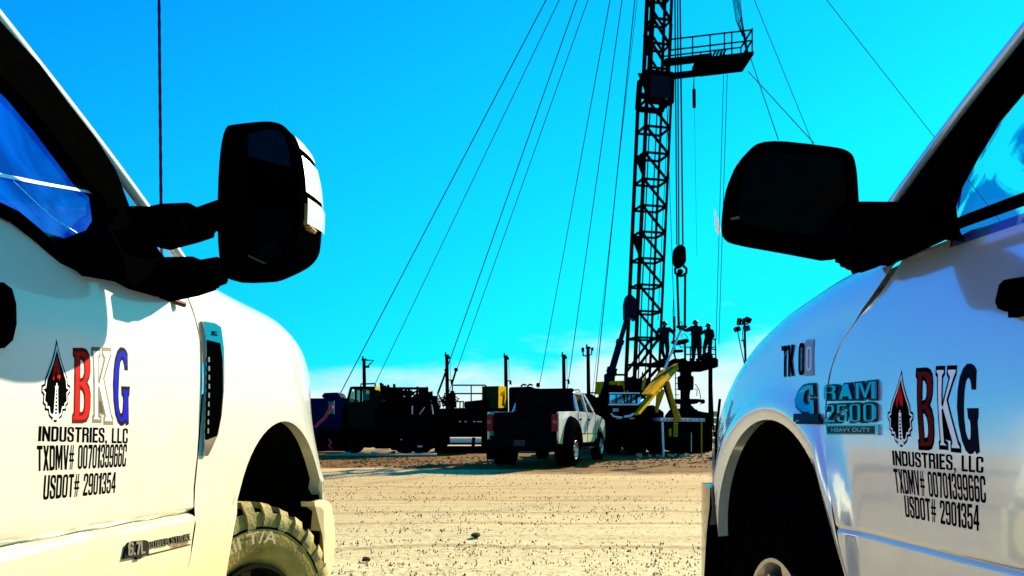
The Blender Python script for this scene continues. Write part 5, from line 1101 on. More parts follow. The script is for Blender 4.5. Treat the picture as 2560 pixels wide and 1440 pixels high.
# ================================================================== rig floor, blowout preventer, ramp
def group_at(name, label, cat, px, py, Y, grp=None):
    t = thing(name, label, cat, W(px, py, Y), 0, grp); return t, t.location.copy()
GY = lambda Y: YH+HC*F/Y                     # photo row of the ground at distance Y
t, base = group_at('rig_floor', 'raised black working platform with railings where three workers stand', 'platform', 1730, GY(YR), YR)
S_(t, base, 'deck', [(1700, 902), (1796, 902), (1796, 918), (1704, 918)], YR-1.6, YR+1.6, M['steel']); S_(t, base, 'deck_extension', [(1640, 902), (1705, 902), (1705, 910), (1640, 910)], YR-1.2, YR+1.2, M['steel'])
b = MB()
for Y in (YR-1.5, YR+1.5):
    for px in (1778, 1790): b.tube([W(px, 905, Y)-base, W(px-(2 if px > 1780 else 0), 846, Y)-base], .03, 6)
    for py in (850, 875): b.tube([W(1776, py-4, Y)-base, W(1790, py, Y)-base], .028, 6)
for px in (1714, 1726):  b.tube([W(px, 905, YR+1.5)-base, W(px, 866, YR+1.5)-base], .03, 6)
for py in (868, 886): b.tube([W(1712, py, YR+1.5)-base, W(1790, py, YR+1.5)-base], .028, 6)
for px in (1790,):
    for py in (848, 874): b.tube([W(px, py, YR-1.5)-base, W(px, py, YR+1.5)-base], .028, 6)
b.build('railing', M['steel'], t)
b = MB()
for px in (1706, 1776): b.beam(W(px, 916, YR+1.4)-base, W(px, GY(YR+1.4), YR+1.4)-base, .16, .16)
b.build('leg', M['steel'], t)
t, base = group_at('power_tongs', 'dark power tongs hanging over the hole on the rig floor', 'tongs', 1705, 902, YR)
S_(t, base, 'tong_body', [(1690, 858), (1696, 850), (1716, 846), (1724, 849), (1722, 856), (1700, 860)], YR-.5, YR+.2, M['steel']); S_(t, base, 'tong_arm', [(1680, 852), (1692, 848), (1692, 858), (1681, 859)], YR-.3, YR, M['steel'])
S_(t, base, 'tong_valve', [(1688, 874), (1708, 873), (1710, 880), (1690, 881)], YR-.3, YR, M['steel']); S_(t, base, 'tong_jaw', [(1682, 868), (1690, 866), (1688, 884), (1683, 884)], YR-.3, YR, M['steel'])
b = MB(); b.tube([W(1684, 846, YR)-base, W(1686, 885, YR)-base, W(1690, 903, YR)-base], .04, 6); b.tube([W(1706, 844, YR)-base, W(1702, 838, YR)-base, W(1712, 834, YR)-base, W(1720, 846, YR)-base], .015, 6)
b.tube([W(1712, 850, YR)-base, W(1713, 903, YR)-base], .05, 6); b.tube([W(1695, 856, YR)-base, W(1703, 870, YR)-base, W(1712, 866, YR)-base], .02, 6); b.build('hose', M['steel'], t)
S_(t, base, 'slips', [(1676, 905), (1684, 896), (1700, 897), (1712, 894), (1720, 903)], YR-1.4, YR-.9, M['steel'])
# clutter on the deck at right
t, base = group_at('deck_reel', 'dark coiled gear on the right end of the rig floor', 'gear', 1770, 902, YR-1)
b = MB(); b.lathe(W(1770, 893, YR-1.2)-base, (0, 1, 0), [(0, .04), (0, .22), (.1, .16), (.3, .16), (.4, .22), (.4, .04)], 14); b.build('reel', M['steel'], t)
S_(t, base, 'coil', [(1778, 902), (1780, 895), (1790, 893), (1797, 900), (1797, 904)], YR-1.4, YR-1, M['steel'])
# blowout preventer under the floor
t, base = group_at('blowout_preventer', 'black blowout preventer stack with a drip pan under the rig floor', 'wellhead', 1712, GY(YR-.4), YR-.4)
b = MB(); u = F/(YR-.4); z = lambda py: HC-(py-YH)/u; o = W(1714, YH, YR-.4)-base; o.z = -base.z
def prof(pts): return [(z(py), r/u) for py, r in pts]
b.lathe(o, (0, 0, 1), prof([(1030, 14), (1012, 14), (1010, 11), (990, 10), (982, 11), (976, 12), (975, 19), (960, 20), (942, 20), (940, 16), (938, 14), (932, 14), (930, 17), (926, 17), (920, 12)]), 20); b.build('preventer_body', M['steel'], t, smooth=40)
b = MB(); b.lathe(o, (0, 0, 1), prof([(1012, 8), (1009, 28), (1003, 36), (999, 37), (998, 34), (1000, 12)]), 28); b.build('drip_pan', M['steel'], t, smooth=40)
b = MB()
for dx, py in ((-40, 1005), (44, 1004), (-38, 1031)): b.tube([o+Vector((0, 0, z(py))), o+Vector((dx/u, -.2, z(py)))], .04, 6); b.lathe(o+Vector((dx*.8/u, -.2, z(py)+.0)), (1, 0, 0), [(0, .05), (.05, .10), (.14, .10), (.18, .05)], 10)
b.build('valve_line', M['steel'], t)
b = MB(); b.tube([W(1738, 960, YR-.5)-base, W(1748, 975, YR-.5)-base, W(1752, 995, YR-.5)-base, W(1752, 1012, YR-.5)-base], .018, 6); b.tube([W(1736, 972, YR-.5)-base, W(1743, 974, YR-.5)-base, W(1742, 990, YR-.5)-base], .018, 6); b.build('control_hose', M['steel'], t)
b = MB()
for k in range(6): b.tube([W(1687, 945+14*k, YR-.2)-base, W(1697, 945+14*k, YR-.2)-base], .018, 5)
b.tube([W(1688, 920, YR-.2)-base, W(1690, 1015, YR-.2)-base], .022, 5); b.build('side_ladder', M['steel'], t)
t, base = group_at('equipment_skid', 'dark block of pumps and tanks on the ground under the rig floor', 'skid', 1740, GY(YR-1), YR-1)
S_(t, base, 'tank', [(1692, GY(YR-1)), (1692, 1040), (1708, 1020), (1740, 1020), (1742, 1026), (1760, 1030), (1777, 1032), (1777, GY(YR-1))], YR-1, YR+2, M['steel'], .05)
S_(t, base, 'pump', [(1700, 1030), (1706, 1008), (1730, 1012), (1738, 1024), (1738, 1034)], YR-1.3, YR-1, M['steel'], .05)
# right-hand handrail pole
b = MB(); b.tube([W(1779, 958, YR-2), W(1783, 1060, YR-2), W(1786, 1090, YR-2)], .035, 6); b.tube([W(1779, 958, YR-2), W(1778, 1130, YR-2)], .02, 6)
world_mb('bent_pole', b, M['steel'], 'thin bent dark pole standing just left of the shaded pickup', 'pole')
b = MB()
for k in range(6): b.slab([(1783, 1028+17*k), (1795, 1028+17*k), (1795, 1042+17*k), (1783, 1042+17*k)], 46, 47)
world_mb('storage_tank', b, mat('green_tank', (.12, .30, .10), .6), 'pale green ribbed tank sliver between the rig and the shaded pickup', 'tank', bevel=.05)
# ramp
t, base = group_at('pipe_ramp', 'yellow sloping pipe ramp on splayed legs leading up to the rig floor', 'ramp', 1640, GY(YR-3), YR-3)
def ramp_beam(pxs, Y0, Y1, nm, m):                          # a slab whose far end (last points) is further back
    return S_(t, base, nm, pxs, Y0, Y1, m, .02)
def quad(nm, a, b_, c, d, Ya, Yb, th, m):
    vs = [W(*a, Ya)-base, W(*b_, Ya)-base, W(*c, Yb)-base, W(*d, Yb)-base]; mb = MB(); mb.prism(vs, (-.14, .05, -th*.3)); return mb.build(nm, m, t)
quad('trough_side', (1596, 1032), (1600, 1036), (1697, 922), (1692, 908), 27.6, 34.2, .10, M['yellow'])
quad('trough_floor', (1614, 984), (1622, 985), (1696, 908), (1657, 926), 27.6, 34.2, .08, M['buff'])
quad('trough_wall', (1624, 984), (1634, 987), (1697, 920), (1690, 912), 27.5, 34.1, .14, M['buff'])
b = MB()
for a, c in (((1656, 926), (1660, 922)), ((1660, 922), (1668, 923)), ((1668, 923), (1672, 928)), ((1672, 928), (1680, 920)), ((1680, 920), (1688, 921)), ((1622, 982), (1676, 918)), ((1600, 1012), (1692, 918))): b.beam(W(*a, 27.5+(a[0]-1600)*.069)-base, W(*c, 27.5+(c[0]-1600)*.069)-base, .05, .05)
b.build('ramp_edge', mat('rust_edge', (.10, .05, .015), .8), t)
for nm, a, c, w in (('leg', (1668, 955), (1692, 1050), .16), ('leg', (1675, 985), (1699, 1050), .14), ('brace', (1658, 975), (1641, 1022), .14), ('leg', (1646, 975), (1642, 1030), .12)):
    b = MB(); b.tube([W(*a, YR-4.4)-base, W(*c, YR-4.1)-base], w*.6, 8); b.build(nm, M['yellow'] if nm == 'brace' else M['buff'], t)
b = MB(); b.beam(W(1662, 958, YR-2.8)-base, W(1690, 1050, YR-2.8)-base, .16, .3); b.build('rear_leg', M['steel'], t)
S_(t, base, 'ramp_hinge', [(1610, 990), (1618, 968), (1626, 966), (1626, 990)], YR-3.6, YR-3.2, mat('rust_brown', (.16, .07, .02), .8)); S_(t, base, 'ramp_foot', [(1596, 1034), (1610, 1020), (1616, 1034), (1616, GY(YR-3.5)), (1596, GY(YR-3.5))], YR-3.5, YR-3.1, M['steel'])
b = MB(); b.beam(W(1613, 944, YR-3)-base, W(1606, 975, YR-3)-base, .12, .08); b.beam(W(1633, 950, YR-3)-base, W(1628, 962, YR-3)-base, .12, .1); b.build('ramp_bracket', M['buff'], t)
# trailer with striped deck edge
t, base = group_at('pipe_trailer', 'flat trailer with red and white striped edge below the ramp', 'trailer', 1705, GY(YR-4), YR-4)
Yt = YR-4
S_(t, base, 'deck', [(1651, 1044), (1763, 1046), (1763, 1054), (1651, 1053)], Yt, Yt+5, M['white_flat'], .01)
b = MB()
for k in range(14): b.box(W(1660+7.6*k+(k % 3), 1049.5, Yt-.01)-base, (.05+.02*(k % 2), .02, .06))
b.build('red_stripe', mat('red_stripe', (.45, .05, .04), .5), t)
S_(t, base, 'frame', [(1655, 1054), (1762, 1055), (1762, 1068), (1655, 1066)], Yt+.1, Yt+5, M['steel'])
S_(t, base, 'under_box', [(1660, 1066), (1706, 1066), (1706, 1110), (1660, 1110)], Yt+.6, Yt+4.5, M['steel']); S_(t, base, 'under_tank', [(1728, 1066), (1752, 1066), (1752, 1112), (1728, 1112)], Yt+.6, Yt+4.5, M['steel'])
b = MB(); b.beam(W(1656, 1055, Yt)-base, W(1659, GY(Yt), Yt)-base, .08, .08); b.build('landing_leg', M['white_flat'], t); b = MB(); b.beam(W(1754, 1056, Yt)-base, W(1754, GY(Yt), Yt)-base, .05, .05); b.build('landing_leg', M['yellow'], t)
b = MB()
for px in (1686, 1692): b.beam(W(px, 1056, Yt-.05)-base, W(px, 1090, Yt-.05)-base, .06, .06)
b.box(W(1689, 1090, Yt-.05)-base, (.2, .08, .06), (0, 0, .5)); b.box(W(1689, 1058, Yt-.05)-base, (.2, .08, .05), (0, 0, .5)); b.build('jack', M['yellow'], t)
S_(t, base, 'yellow_bracket', [(1672, 1072), (1679, 1070), (1679, 1092), (1673, 1092)], Yt-.05, Yt+.05, M['yellow'])
for px, s in ((1714, 1), (1725, 1)):
    b = MB(); c = W(px, GY(Yt)-33, Yt+.2)-base; c.z = .52-base.z; b.lathe(c, (1, -.25, 0), [(-.2, .28), (-.2, .46), (-.15, .52), (.0, .52), (.05, .46), (.05, .28)], 24); b.build('wheel', M['rubber'], t, smooth=40)
    b = MB(); b.lathe(c, (1, -.25, 0), [(.04, .42), (.06, .40), (.06, .34), (.02, .30), (.02, .001)], 24, cap=False); b.build('rim', M['white_flat'], t, smooth=40)
# ================================================================== workers
def person(label, px, py, Y, rz, joints, height=1.74, girth=1.0):
    """one continuous skinned body; joints in metres, x right, y away, z up, for a 1.74 m figure"""
    s = height/1.74; J = joints
    names = ['pelvis', 'waist', 'chest', 'neck', 'head0', 'head1', 'shL', 'elL', 'wrL', 'shR', 'elR', 'wrR', 'hipL', 'knL', 'anL', 'toL', 'hipR', 'knR', 'anR', 'toR']
    rad = dict(pelvis=.155, waist=.145, chest=.165, neck=.06, head0=.085, head1=.095, shL=.085, shR=.085, elL=.055, elR=.055, wrL=.04, wrR=.04, hipL=.105, hipR=.105, knL=.075, knR=.075, anL=.055, anR=.055, toL=.045, toR=.045)
    vs = [Vector(J[n])*s for n in names]; rs = [rad[n]*s*(girth if n not in ('neck', 'head0', 'head1', 'wrL', 'wrR') else 1) for n in names]; ix = {n: i for i, n in enumerate(names)}
    E = [('pelvis', 'waist'), ('waist', 'chest'), ('chest', 'neck'), ('neck', 'head0'), ('head0', 'head1'), ('chest', 'shL'), ('shL', 'elL'), ('elL', 'wrL'), ('chest', 'shR'), ('shR', 'elR'), ('elR', 'wrR'), ('pelvis', 'hipL'), ('hipL', 'knL'), ('knL', 'anL'), ('anL', 'toL'), ('pelvis', 'hipR'), ('hipR', 'knR'), ('knR', 'anR'), ('anR', 'toR')]
    es = [(ix[a], ix[b]) for a, b in E]
    for sd in 'LR':                          # palm, four fingers and a thumb
        wr = vs[ix['wr'+sd]]; d = (wr-vs[ix['el'+sd]]).normalized(); a = d.cross(Vector((0, .3, 1))).normalized(); c = d.cross(a)
        vs.append(wr+d*.07*s); rs.append(.038*s); pm = len(vs)-1; es.append((ix['wr'+sd], pm))
        for k, ln in enumerate((.065, .078, .072, .055)):
            p = vs[pm]+a*(k-1.5)*.020*s+d*.02*s; vs += [p, p+d*ln*.55*s+c*.012*s, p+d*ln*.9*s+c*.035*s]; rs += [.010*s, .009*s, .008*s]; n = len(vs); es += [(pm, n-3), (n-3, n-2), (n-2, n-1)]
        p = wr+d*.03*s-a*.038*s; vs += [p, p+d*.04*s-a*.03*s]; rs += [.012*s, .010*s]; n = len(vs); es += [(ix['wr'+sd], n-2), (n-2, n-1)]
    me = bpy.data.meshes.new('person'); me.from_pydata([tuple(v) for v in vs], es, []); o = bpy.data.objects.new('tmp', me); COL.objects.link(o)
    md = o.modifiers.new('skin', 'SKIN'); md.use_smooth_shade = True; sv = me.skin_vertices[0].data
    for i, r in enumerate(rs): sv[i].radius = (r, r*(.72 if i in (0, 1, 2) else 1)) if i not in (0, 1, 2) else (r, r*.78)
    sv[0].use_root = True
    sb = o.modifiers.new('sub', 'SUBSURF'); sb.levels = 2
    bpy.context.view_layer.update(); m2 = bpy.data.meshes.new_from_object(o.evaluated_get(bpy.context.evaluated_depsgraph_get())); bpy.data.objects.remove(o); bpy.data.meshes.remove(me)
    m2.materials.clear(); m2.materials.append(M['cloth'])
    p = bpy.data.objects.new('person', m2); link(p); p.location = W(px, py, Y); p.rotation_euler = (0, 0, rz); tag(p, label, 'person')
    hc = Vector(J['head1'])*s; h0 = Vector(J['head0'])*s; f = Vector(J.get('face', (0, -1, 0))).normalized()
    fc = MB(); ctr = (hc+h0)/2
    fc.lathe(ctr-Vector((0, 0, .09*s)), (0, 0, 1), [(0, .03*s), (.03*s, .07*s), (.09*s, .088*s), (.15*s, .09*s), (.20*s, .075*s)], 14); sd = f.cross(Vector((0, 0, 1)))
    fc.beam(ctr+f*.08*s+Vector((0, 0, .03*s)), ctr+f*.115*s-Vector((0, 0, .015*s)), .022*s, .03*s)
    for q in (1, -1): fc.box(ctr+sd*q*.092*s, (.03*s, .04*s, .06*s))
    fc.build('face', M['skin'], p, smooth=60)
    ha = MB(); top = hc+Vector((0, 0, .0)); ha.lathe(top-Vector((0, 0, .02)), (0, 0, 1), [(0, .125*s), (.03*s, .125*s), (.07*s, .115*s), (.11*s, .085*s), (.135*s, .04*s), (.14*s, .001)], 18, cap=False); ha.lathe(top-Vector((0, 0, .025))+f*.03, (0, 0, 1), [(0, .10*s), (0, .145*s), (.012*s, .145*s), (.012*s, .10*s)], 18); ha.build('hard_hat', M['hat'], p, smooth=50)
    bt = MB()
    for sd_ in 'LR': a, tt = Vector(J['an'+sd_])*s, Vector(J['to'+sd_])*s; d = (tt-a); d.z = 0; d.normalize(); c = (a+tt)/2; c.z = .05*s; bt.box(c, (.11*s, .28*s, .10*s), (0, 0, math.atan2(-d.x, d.y)))
    bt.build('boots', M['trim'], p, bevel=.03)
    return p
base_j = dict(pelvis=(0, 0, .95), waist=(0, 0, 1.10), chest=(0, 0, 1.32), neck=(0, 0, 1.47), head0=(0, 0, 1.56), head1=(0, 0, 1.64),
              shL=(-.20, 0, 1.40), elL=(-.30, 0, 1.13), wrL=(-.20, .05, .95), shR=(.20, 0, 1.40), elR=(.30, 0, 1.13), wrR=(.20, .05, .95),
              hipL=(-.10, 0, .88), knL=(-.12, -.02, .48), anL=(-.13, 0, .09), toL=(-.14, -.16, .05), hipR=(.10, 0, .88), knR=(.12, -.02, .48), anR=(.13, 0, .09), toR=(.14, -.16, .05))
A = dict(base_j); A.update(shL=(-.22, 0, 1.38), elL=(-.36, .02, 1.16), wrL=(-.28, .14, .98), shR=(.22, 0, 1.40), elR=(.44, .05, 1.22), wrR=(.46, .22, 1.02), toL=(-.14, .16, .05), toR=(.14, .16, .05), knL=(-.10, .02, .48), anL=(.02, 0, .09), knR=(.15, .04, .48), anR=(.10, .05, .09), face=(.2, 1, 0))
person('worker in dark coveralls with elbows out, standing alone beside the mast', 1661, 903, YR-.6, 0, A, 1.76, 1.25)
Bj = dict(base_j); Bj.update(shL=(-.20, 0, 1.40), elL=(-.46, -.02, 1.30), wrL=(-.70, 0, 1.44), shR=(.20, 0, 1.40), elR=(.10, -.2, 1.12), wrR=(-.22, -.28, 1.12), head0=(-.03, 0, 1.56), head1=(-.04, 0, 1.64), face=(-1, -.2, 0), toL=(-.26, -.08, .05), toR=(.0, -.10, .05))
person('broad worker in dark coveralls reaching out one arm to the pipe elevator', 1741, 903, YR-.7, 0, Bj, 1.80, 1.5)
Cj = dict(base_j); Cj.update(shL=(-.17, 0, 1.38), elL=(-.42, -.02, 1.22), wrL=(-.58, 0, 1.34), shR=(.19, 0, 1.38), elR=(.22, -.1, 1.1), wrR=(-.05, -.2, 1.02), face=(-1, -.1, 0), knL=(-.20, 0, .50), anL=(-.16, 0, .09), toL=(-.32, 0, .05), knR=(.04, 0, .48), anR=(.06, 0, .09), toR=(-.08, 0, .05), hipL=(-.12, 0, .88))
person('slim worker in hard hat at the right railing, leaning on the colleague in front', 1771, 903, YR-.3, 0, Cj, 1.68, 1.15)
# ================================================================== light tower
t, base = group_at('light_tower', 'dark mobile lighting mast with four floodlights rising behind the shaded pickup', 'light tower', 1862, GY(31), 31)
b = MB(); b.tube([W(1864, GY(31), 31)-base, W(1864, 920, 31)-base], .07, 8); b.tube([W(1864, 920, 31)-base, W(1861, 795, 31)-base], .045, 8); b.box(W(1858, 851, 31)-base, (.14, .06, .05)); b.build('pole', M['steel'], t)
b = MB(); b.beam(W(1843, 812, 31)-base, W(1870, 809, 31)-base, .08, .05); b.tube([W(1857, 811, 31)-base, W(1856, 800, 31)-base, W(1859, 797, 31)-base], .03, 6); b.build('crossbar', M['steel'], t)
for px, py, sx, sz, rx, ry, rz in ((1870, 800, .24, .20, .3, .3, .5), (1848, 804, .12, .26, .2, -.2, .9), (1843, 823, .24, .17, -.3, -.2, .4), (1867, 821, .24, .19, -.2, -.35, -.4)):
    b = MB(); b.box(W(px, py, 31)-base, (sx, .16, sz), (rx, ry, rz)); f = b.build('floodlight', M['steel'], t, bevel=.015); b = MB(); b.box(W(px, py, 30.93)-base, (sx*.8, .03, sz*.8), (rx, ry, rz)); b.build('lamp_glass', M['glass_dark'], f)
b = MB(); b.tube([W(1844, 828, 31)-base, W(1852, 870, 31)-base, W(1862, 915, 31)-base], .02, 5); b.tube([W(1858, 816, 31)-base, W(1856, 835, 31)-base, W(1860, 870, 31)-base], .015, 5); b.build('cable', M['steel'], t)
b = MB(); b.box(W(1864, GY(31)-30, 31)-base, (1.6, 1.2, .9)); b.build('generator', M['steel'], t, bevel=.06)
# ================================================================== posts in the yard
def post(px, top, label, kind):
    Y = 48; t = thing('yard_post', label, 'post', W(px+2, GY(Y), Y), 0, 'lamp posts along the back of the yard'); base = t.location.copy()
    b = MB(); b.tube([W(px+3, GY(Y), Y)-base, W(px, top, Y)-base], [.13, .10], 8); b.build('pole', M['wood'], t)
    b = MB(); b.box(W(px, top+1, Y)-base, (.26, .2, .12)); b.box(W(px-3, top-3, Y)-base, (.08, .1, .2))
    if kind == 'arm': b.tube([W(px+2, top+2, Y)-base, W(px+24, top+3, Y)-base, W(px+8, top+19, Y)-base], .05, 6); b.box(W(px+8, top+19, Y)-base, (.24, .1, .12))
    elif kind == 'fork':
        b.tube([W(px+4, top+2, Y)-base, W(px+9, top+4, Y)-base, W(px+9, top+18, Y)-base, W(px+4, top+20, Y)-base], .04, 6); b.tube([W(px-2, top+22, Y)-base, W(px-12, top+21, Y)-base, W(px-13, top+8, Y)-base], .05, 6); b.box(W(px-13, top+6, Y)-base, (.16, .12, .24)); b.box(W(px+11, top+5, Y)-base, (.12, .12, .2))
    else: b.box(W(px+4, top+6, Y)-base, (.2, .12, .16)); b.tube([W(px+5, top+62, Y)-base, W(px+13, top+63, Y)-base, W(px+14, top+72, Y)-base], .04, 6); b.box(W(px+12, top+66, Y)-base, (.12, .1, .24)); b.tube([W(px+8, top+8, Y)-base, W(px+9, top+62, Y)-base], .012, 5)
    b.build('lamp_bracket', M['steel'], t)
post(910, 898, 'dark post with a bent lamp arm above the yellow topped cab', 'arm')
post(1117, 888, 'dark post with turnbuckle wires passing in front of it', 'plain')
post(1264, 890, 'dark post right behind the small yellow shed', 'plain')
post(1409, 888, 'dark post behind the cab roof of the parked dual-wheel pickup', 'plain')
post(1470, 868, 'tallest dark post with forked lamp brackets, left of the rig', 'fork')
# ================================================================== pump truck at left with its cab
Yp = 33.0
t, base = group_at('pump_truck', 'dark oilfield pump truck with glazed cab and yellow roof corner', 'truck', 980, GY(Yp), Yp)
Sp = lambda nm, pxs, a, c, m, bv=.03: S_(t, base, nm, pxs, Yp+a, Yp+c, m, bv)
cabm = mat('dark_green_cab', (.002, .004, .003), .6, spec=.02)
b = MB()
for p_, q_, w_ in (((864, 1022), (878, 970), .10), ((878, 970), (934, 970), .10), ((889, 972), (889, 1008), .09), ((903, 972), (903, 1008), .09), ((928, 972), (928, 1008), .14), ((864, 1010), (934, 1006), .12)):
    for dY in (0, 1.9): b.beam(W(*p_, Yp+dY)-base, W(*q_, Yp+dY)-base, w_, w_)
for p_ in ((878, 970), (934, 970), (864, 1012)): b.beam(W(*p_, Yp)-base, W(*p_, Yp+1.9)-base, .1, .1)
b.build('cab_frame', cabm, t)
Sp('cab_door', [(858, 1046), (864, 1010), (936, 1006), (936, 1070), (858, 1070)], -.02, 1.95, cabm)
Sp('cab_roof', [(876, 972), (877, 966), (934, 966), (934, 971)], -.05, 2.0, cabm); b = MB(); b.prism([W(x, y, Y)-base for x, y, Y in ((934, 966, Yp), (950, 967, Yp+1.2), (950, 975, Yp+1.2), (934, 975, Yp))], (-.1, .1, 0)); b.build('yellow_roof_corner', M['yellow'], t)
Sp('cab_rear', [(929, 972), (946, 976), (946, 1020), (929, 1020)], .0, 1.9, cabm)
for pq in ([(872, 1006), (880, 978), (885, 978), (885, 1006)], [(890, 974), (902, 974), (902, 1004), (890, 1004)], [(907, 978), (926, 976), (926, 1000), (907, 1001)]): Sp('cab_window', pq, .06, .08, M['glass_teal'], 0)
b = MB(); b.tube([W(902, 966, Yp)-base, W(902, 960, Yp)-base, W(938, 959, Yp)-base, W(939, 966, Yp)-base], .035, 6); b.build('roof_rail', M['steel'], t)
Sp('cab_seat', [(908, 1004), (910, 986), (922, 984), (924, 1004)], .9, 1.4, M['seat'])
Sp('nose', [(858, 1014), (868, 1008), (868, 1068), (854, 1068), (854, 1030)], -.1, 1.9, M['steel'])
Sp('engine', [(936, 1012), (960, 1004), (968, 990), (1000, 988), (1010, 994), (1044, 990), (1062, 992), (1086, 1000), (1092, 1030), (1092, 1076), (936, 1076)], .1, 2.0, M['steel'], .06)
Sp('radiator', [(958, 1000), (960, 972), (984, 968), (990, 985), (990, 1000)], .2, 1.8, M['steel'])
b = MB()
b.beam(W(974, 971, Yp)-base, W(1070, 971, Yp)-base, .10, .10); b.beam(W(1069, 970, Yp)-base, W(1069, 1002, Yp)-base, .06, .06); b.beam(W(974, 971, Yp+1.6)-base, W(1070, 971, Yp+1.6)-base, .10, .10)
for x in (1000, 1040): b.beam(W(x, 971, Yp)-base, W(x, 971, Yp+1.6)-base, .08, .08)
b.build('top_frame', M['steel'], t)
b = MB(); r_ = random.Random(11)
for k in range(20):
    x = 985+r_.uniform(0, 70); b.tube([W(x, 995, Yp+.3)-base, W(x+r_.uniform(4, 16), 984, Yp+.2)-base, W(x+r_.uniform(10, 28), 975+r_.uniform(0, 6), Yp+.3)-base, W(x+r_.uniform(20, 36), 995, Yp+.4)-base], .03+.03*r_.random(), 6)
for x, y in ((952, 957), (956, 960), (962, 964), (970, 962), (985, 960)): b.tube([W(x, y, Yp+.5)-base, W(x+3, 985, Yp+.5)-base], .06, 6)
for k in range(10):
    x = r_.uniform(950, 1080); b.tube([W(x, 1000, Yp+.6)-base, W(x+r_.uniform(-3, 3), r_.uniform(966, 984), Yp+.6)-base], r_.uniform(.02, .07), 6)
b.build('pipework', M['steel'], t)
for x, y in ((1056, 985), (1066, 1002), (998, 985), (1085, 1004)): b = MB(); b.box(W(x, y-4, Yp)-base, (.26, .3, .34), (0, 0, .3)); b.build('valve_box', M['steel'], t)
for px in (880, 1012, 1052):
    w = MB(); c = W(px, 1100, Yp+.1)-base; c.z = .5-base.z; w.lathe(c, (0, 1, 0), [(0, .22), (0, .42), (.05, .5), (.35, .5), (.4, .42)], 22); w.build('wheel', M['rubber'], t, smooth=40)
Sp('side_tank', [(968, 1074), (1082, 1074), (1084, 1118), (1070, 1126), (980, 1126), (966, 1112)], -.15, 1.9, M['steel']); Sp('chassis', [(858, 1064), (1094, 1064), (1094, 1080), (858, 1080)], .2, 1.8, M['steel'])
Sp('under_frame', [(858, 1078), (968, 1078), (968, 1096), (930, 1096), (926, 1120), (915, 1120), (912, 1098), (900, 1098), (898, 1122), (880, 1122), (858, 1116)], .0, 1.9, M['steel']); Sp('tool_box', [(930, 1090), (972, 1090), (972, 1122), (936, 1122)], .3, 1.9, M['steel']); Sp('mud_guard', [(1066, 1078), (1096, 1078), (1098, 1120), (1068, 1122)], -.1, 1.9, M['steel'])
b = MB(); b.box(W(1031, 1025, Yp-.02)-base, (.05, .06, .34)); b.beam(W(1049, 1036, Yp-.05)-base, W(1062, 1018, Yp-.05)-base, .03, .03); b.beam(W(1078, 1000, Yp-.05)-base, W(1083, 1036, Yp-.05)-base, .04, .04); b.build('grab_rail', M['galv'], t)
for a, c in (((893, 1080), (887, 1118)), ((906, 1080), (910, 1118))): b = MB(); b.beam(W(*a, Yp)-base, W(*c, Yp)-base, .12, .12); b.build('step_leg', M['steel'], t)
b = MB(); b.box(W(1005, 1099, Yp-.12)-base, (.1, .06, .05), (0, 0, .2)); b.box(W(1050, 1116, Yp-.2)-base, (.2, .06, .06)); b.build('work_lamp', M['galv'], t)
# trailer behind it with rails
Yt = 34.5
t, base = group_at('mud_pump_trailer', 'long low black trailer with thin railings left of the parked dual-wheel pickup', 'trailer', 1160, GY(Yt), Yt)
Sp = lambda nm, pxs, a, c, m, bv=.03: S_(t, base, nm, pxs, Yt+a, Yt+c, m, bv)
Sp('tank', [(1086, 1022), (1140, 1020), (1220, 1018), (1220, 1093), (1108, 1093), (1092, 1080)], 0, 2.4, M['steel'], .05)
Sp('upper_box', [(1160, 1004), (1200, 1000), (1222, 996), (1222, 1020), (1160, 1020)], .4, 2.2, M['steel']); Sp('pulsation_drum', [(1120, 1022), (1122, 980), (1130, 974), (1137, 980), (1138, 1022)], .3, .9, M['steel'], .06)
Sp('skid_rail', [(1096, 1108), (1214, 1108), (1214, 1112), (1096, 1112)], 0, .15, M['steel'], .01); Sp('skid_foot', [(1180, 1094), (1188, 1094), (1186, 1120), (1178, 1120)], 0, .3, M['steel'], .01); Sp('skid_end', [(1090, 1093), (1110, 1093), (1108, GY(Yt)), (1096, GY(Yt))], 0, 2.2, M['steel'])
Sp('hitch_skid', [(1086, GY(Yt)), (1086, 1118), (1222, 1118), (1222, GY(Yt))], .2, 2.2, M['steel'])
b = MB()
for y in (963, 984): b.tube([W(1131, y, Yt)-base, W(1212, y, Yt)-base, W(1216, y+3, Yt)-base], .035, 6)
for x in (1131, 1178, 1214): b.tube([W(x, 963, Yt)-base, W(x, 1020, Yt)-base], .03, 6)
for x in (1090, 1100, 1140, 1150, 1158): b.tube([W(x, 1004, Yt)-base, W(x, 1020, Yt)-base], .03, 6)
b.tube([W(1086, 1004, Yt)-base, W(1160, 1004, Yt)-base], .03, 6); b.build('railing', M['steel'], t)
b = MB(); r_ = random.Random(5)
for k in range(12):
    x = 1090+r_.uniform(0, 34); b.tube([W(x, 1016, Yt)-base, W(x+r_.uniform(-14, 14), 990+r_.uniform(-8, 10), Yt)-base, W(x+r_.uniform(-10, 26), 985+r_.uniform(0, 25), Yt)-base], .03, 5)
b.build('hose_tangle', M['steel'], t)
b = MB()
for x in (1150, 1164, 1186, 1196, 1202): b.box(W(x, 1054, Yt-.01)-base, (.10, .03, .04))
b.build('marker_reflector', M['galv'], t)
# pale pipes lying beyond the trailer
b = MB()
for k, (y, m_) in enumerate(((1099, 0), (1104, 0), (1114, 1))): b.tube([W(1000+20*k, y, 52), W(1290, y, 52)], .12, 8)
world_mb('pipe_stack', b, mat('pale_pipe', (.55, .50, .42), .6), 'pale pipes lying on the ground seen beneath the black trailer', 'pipes')
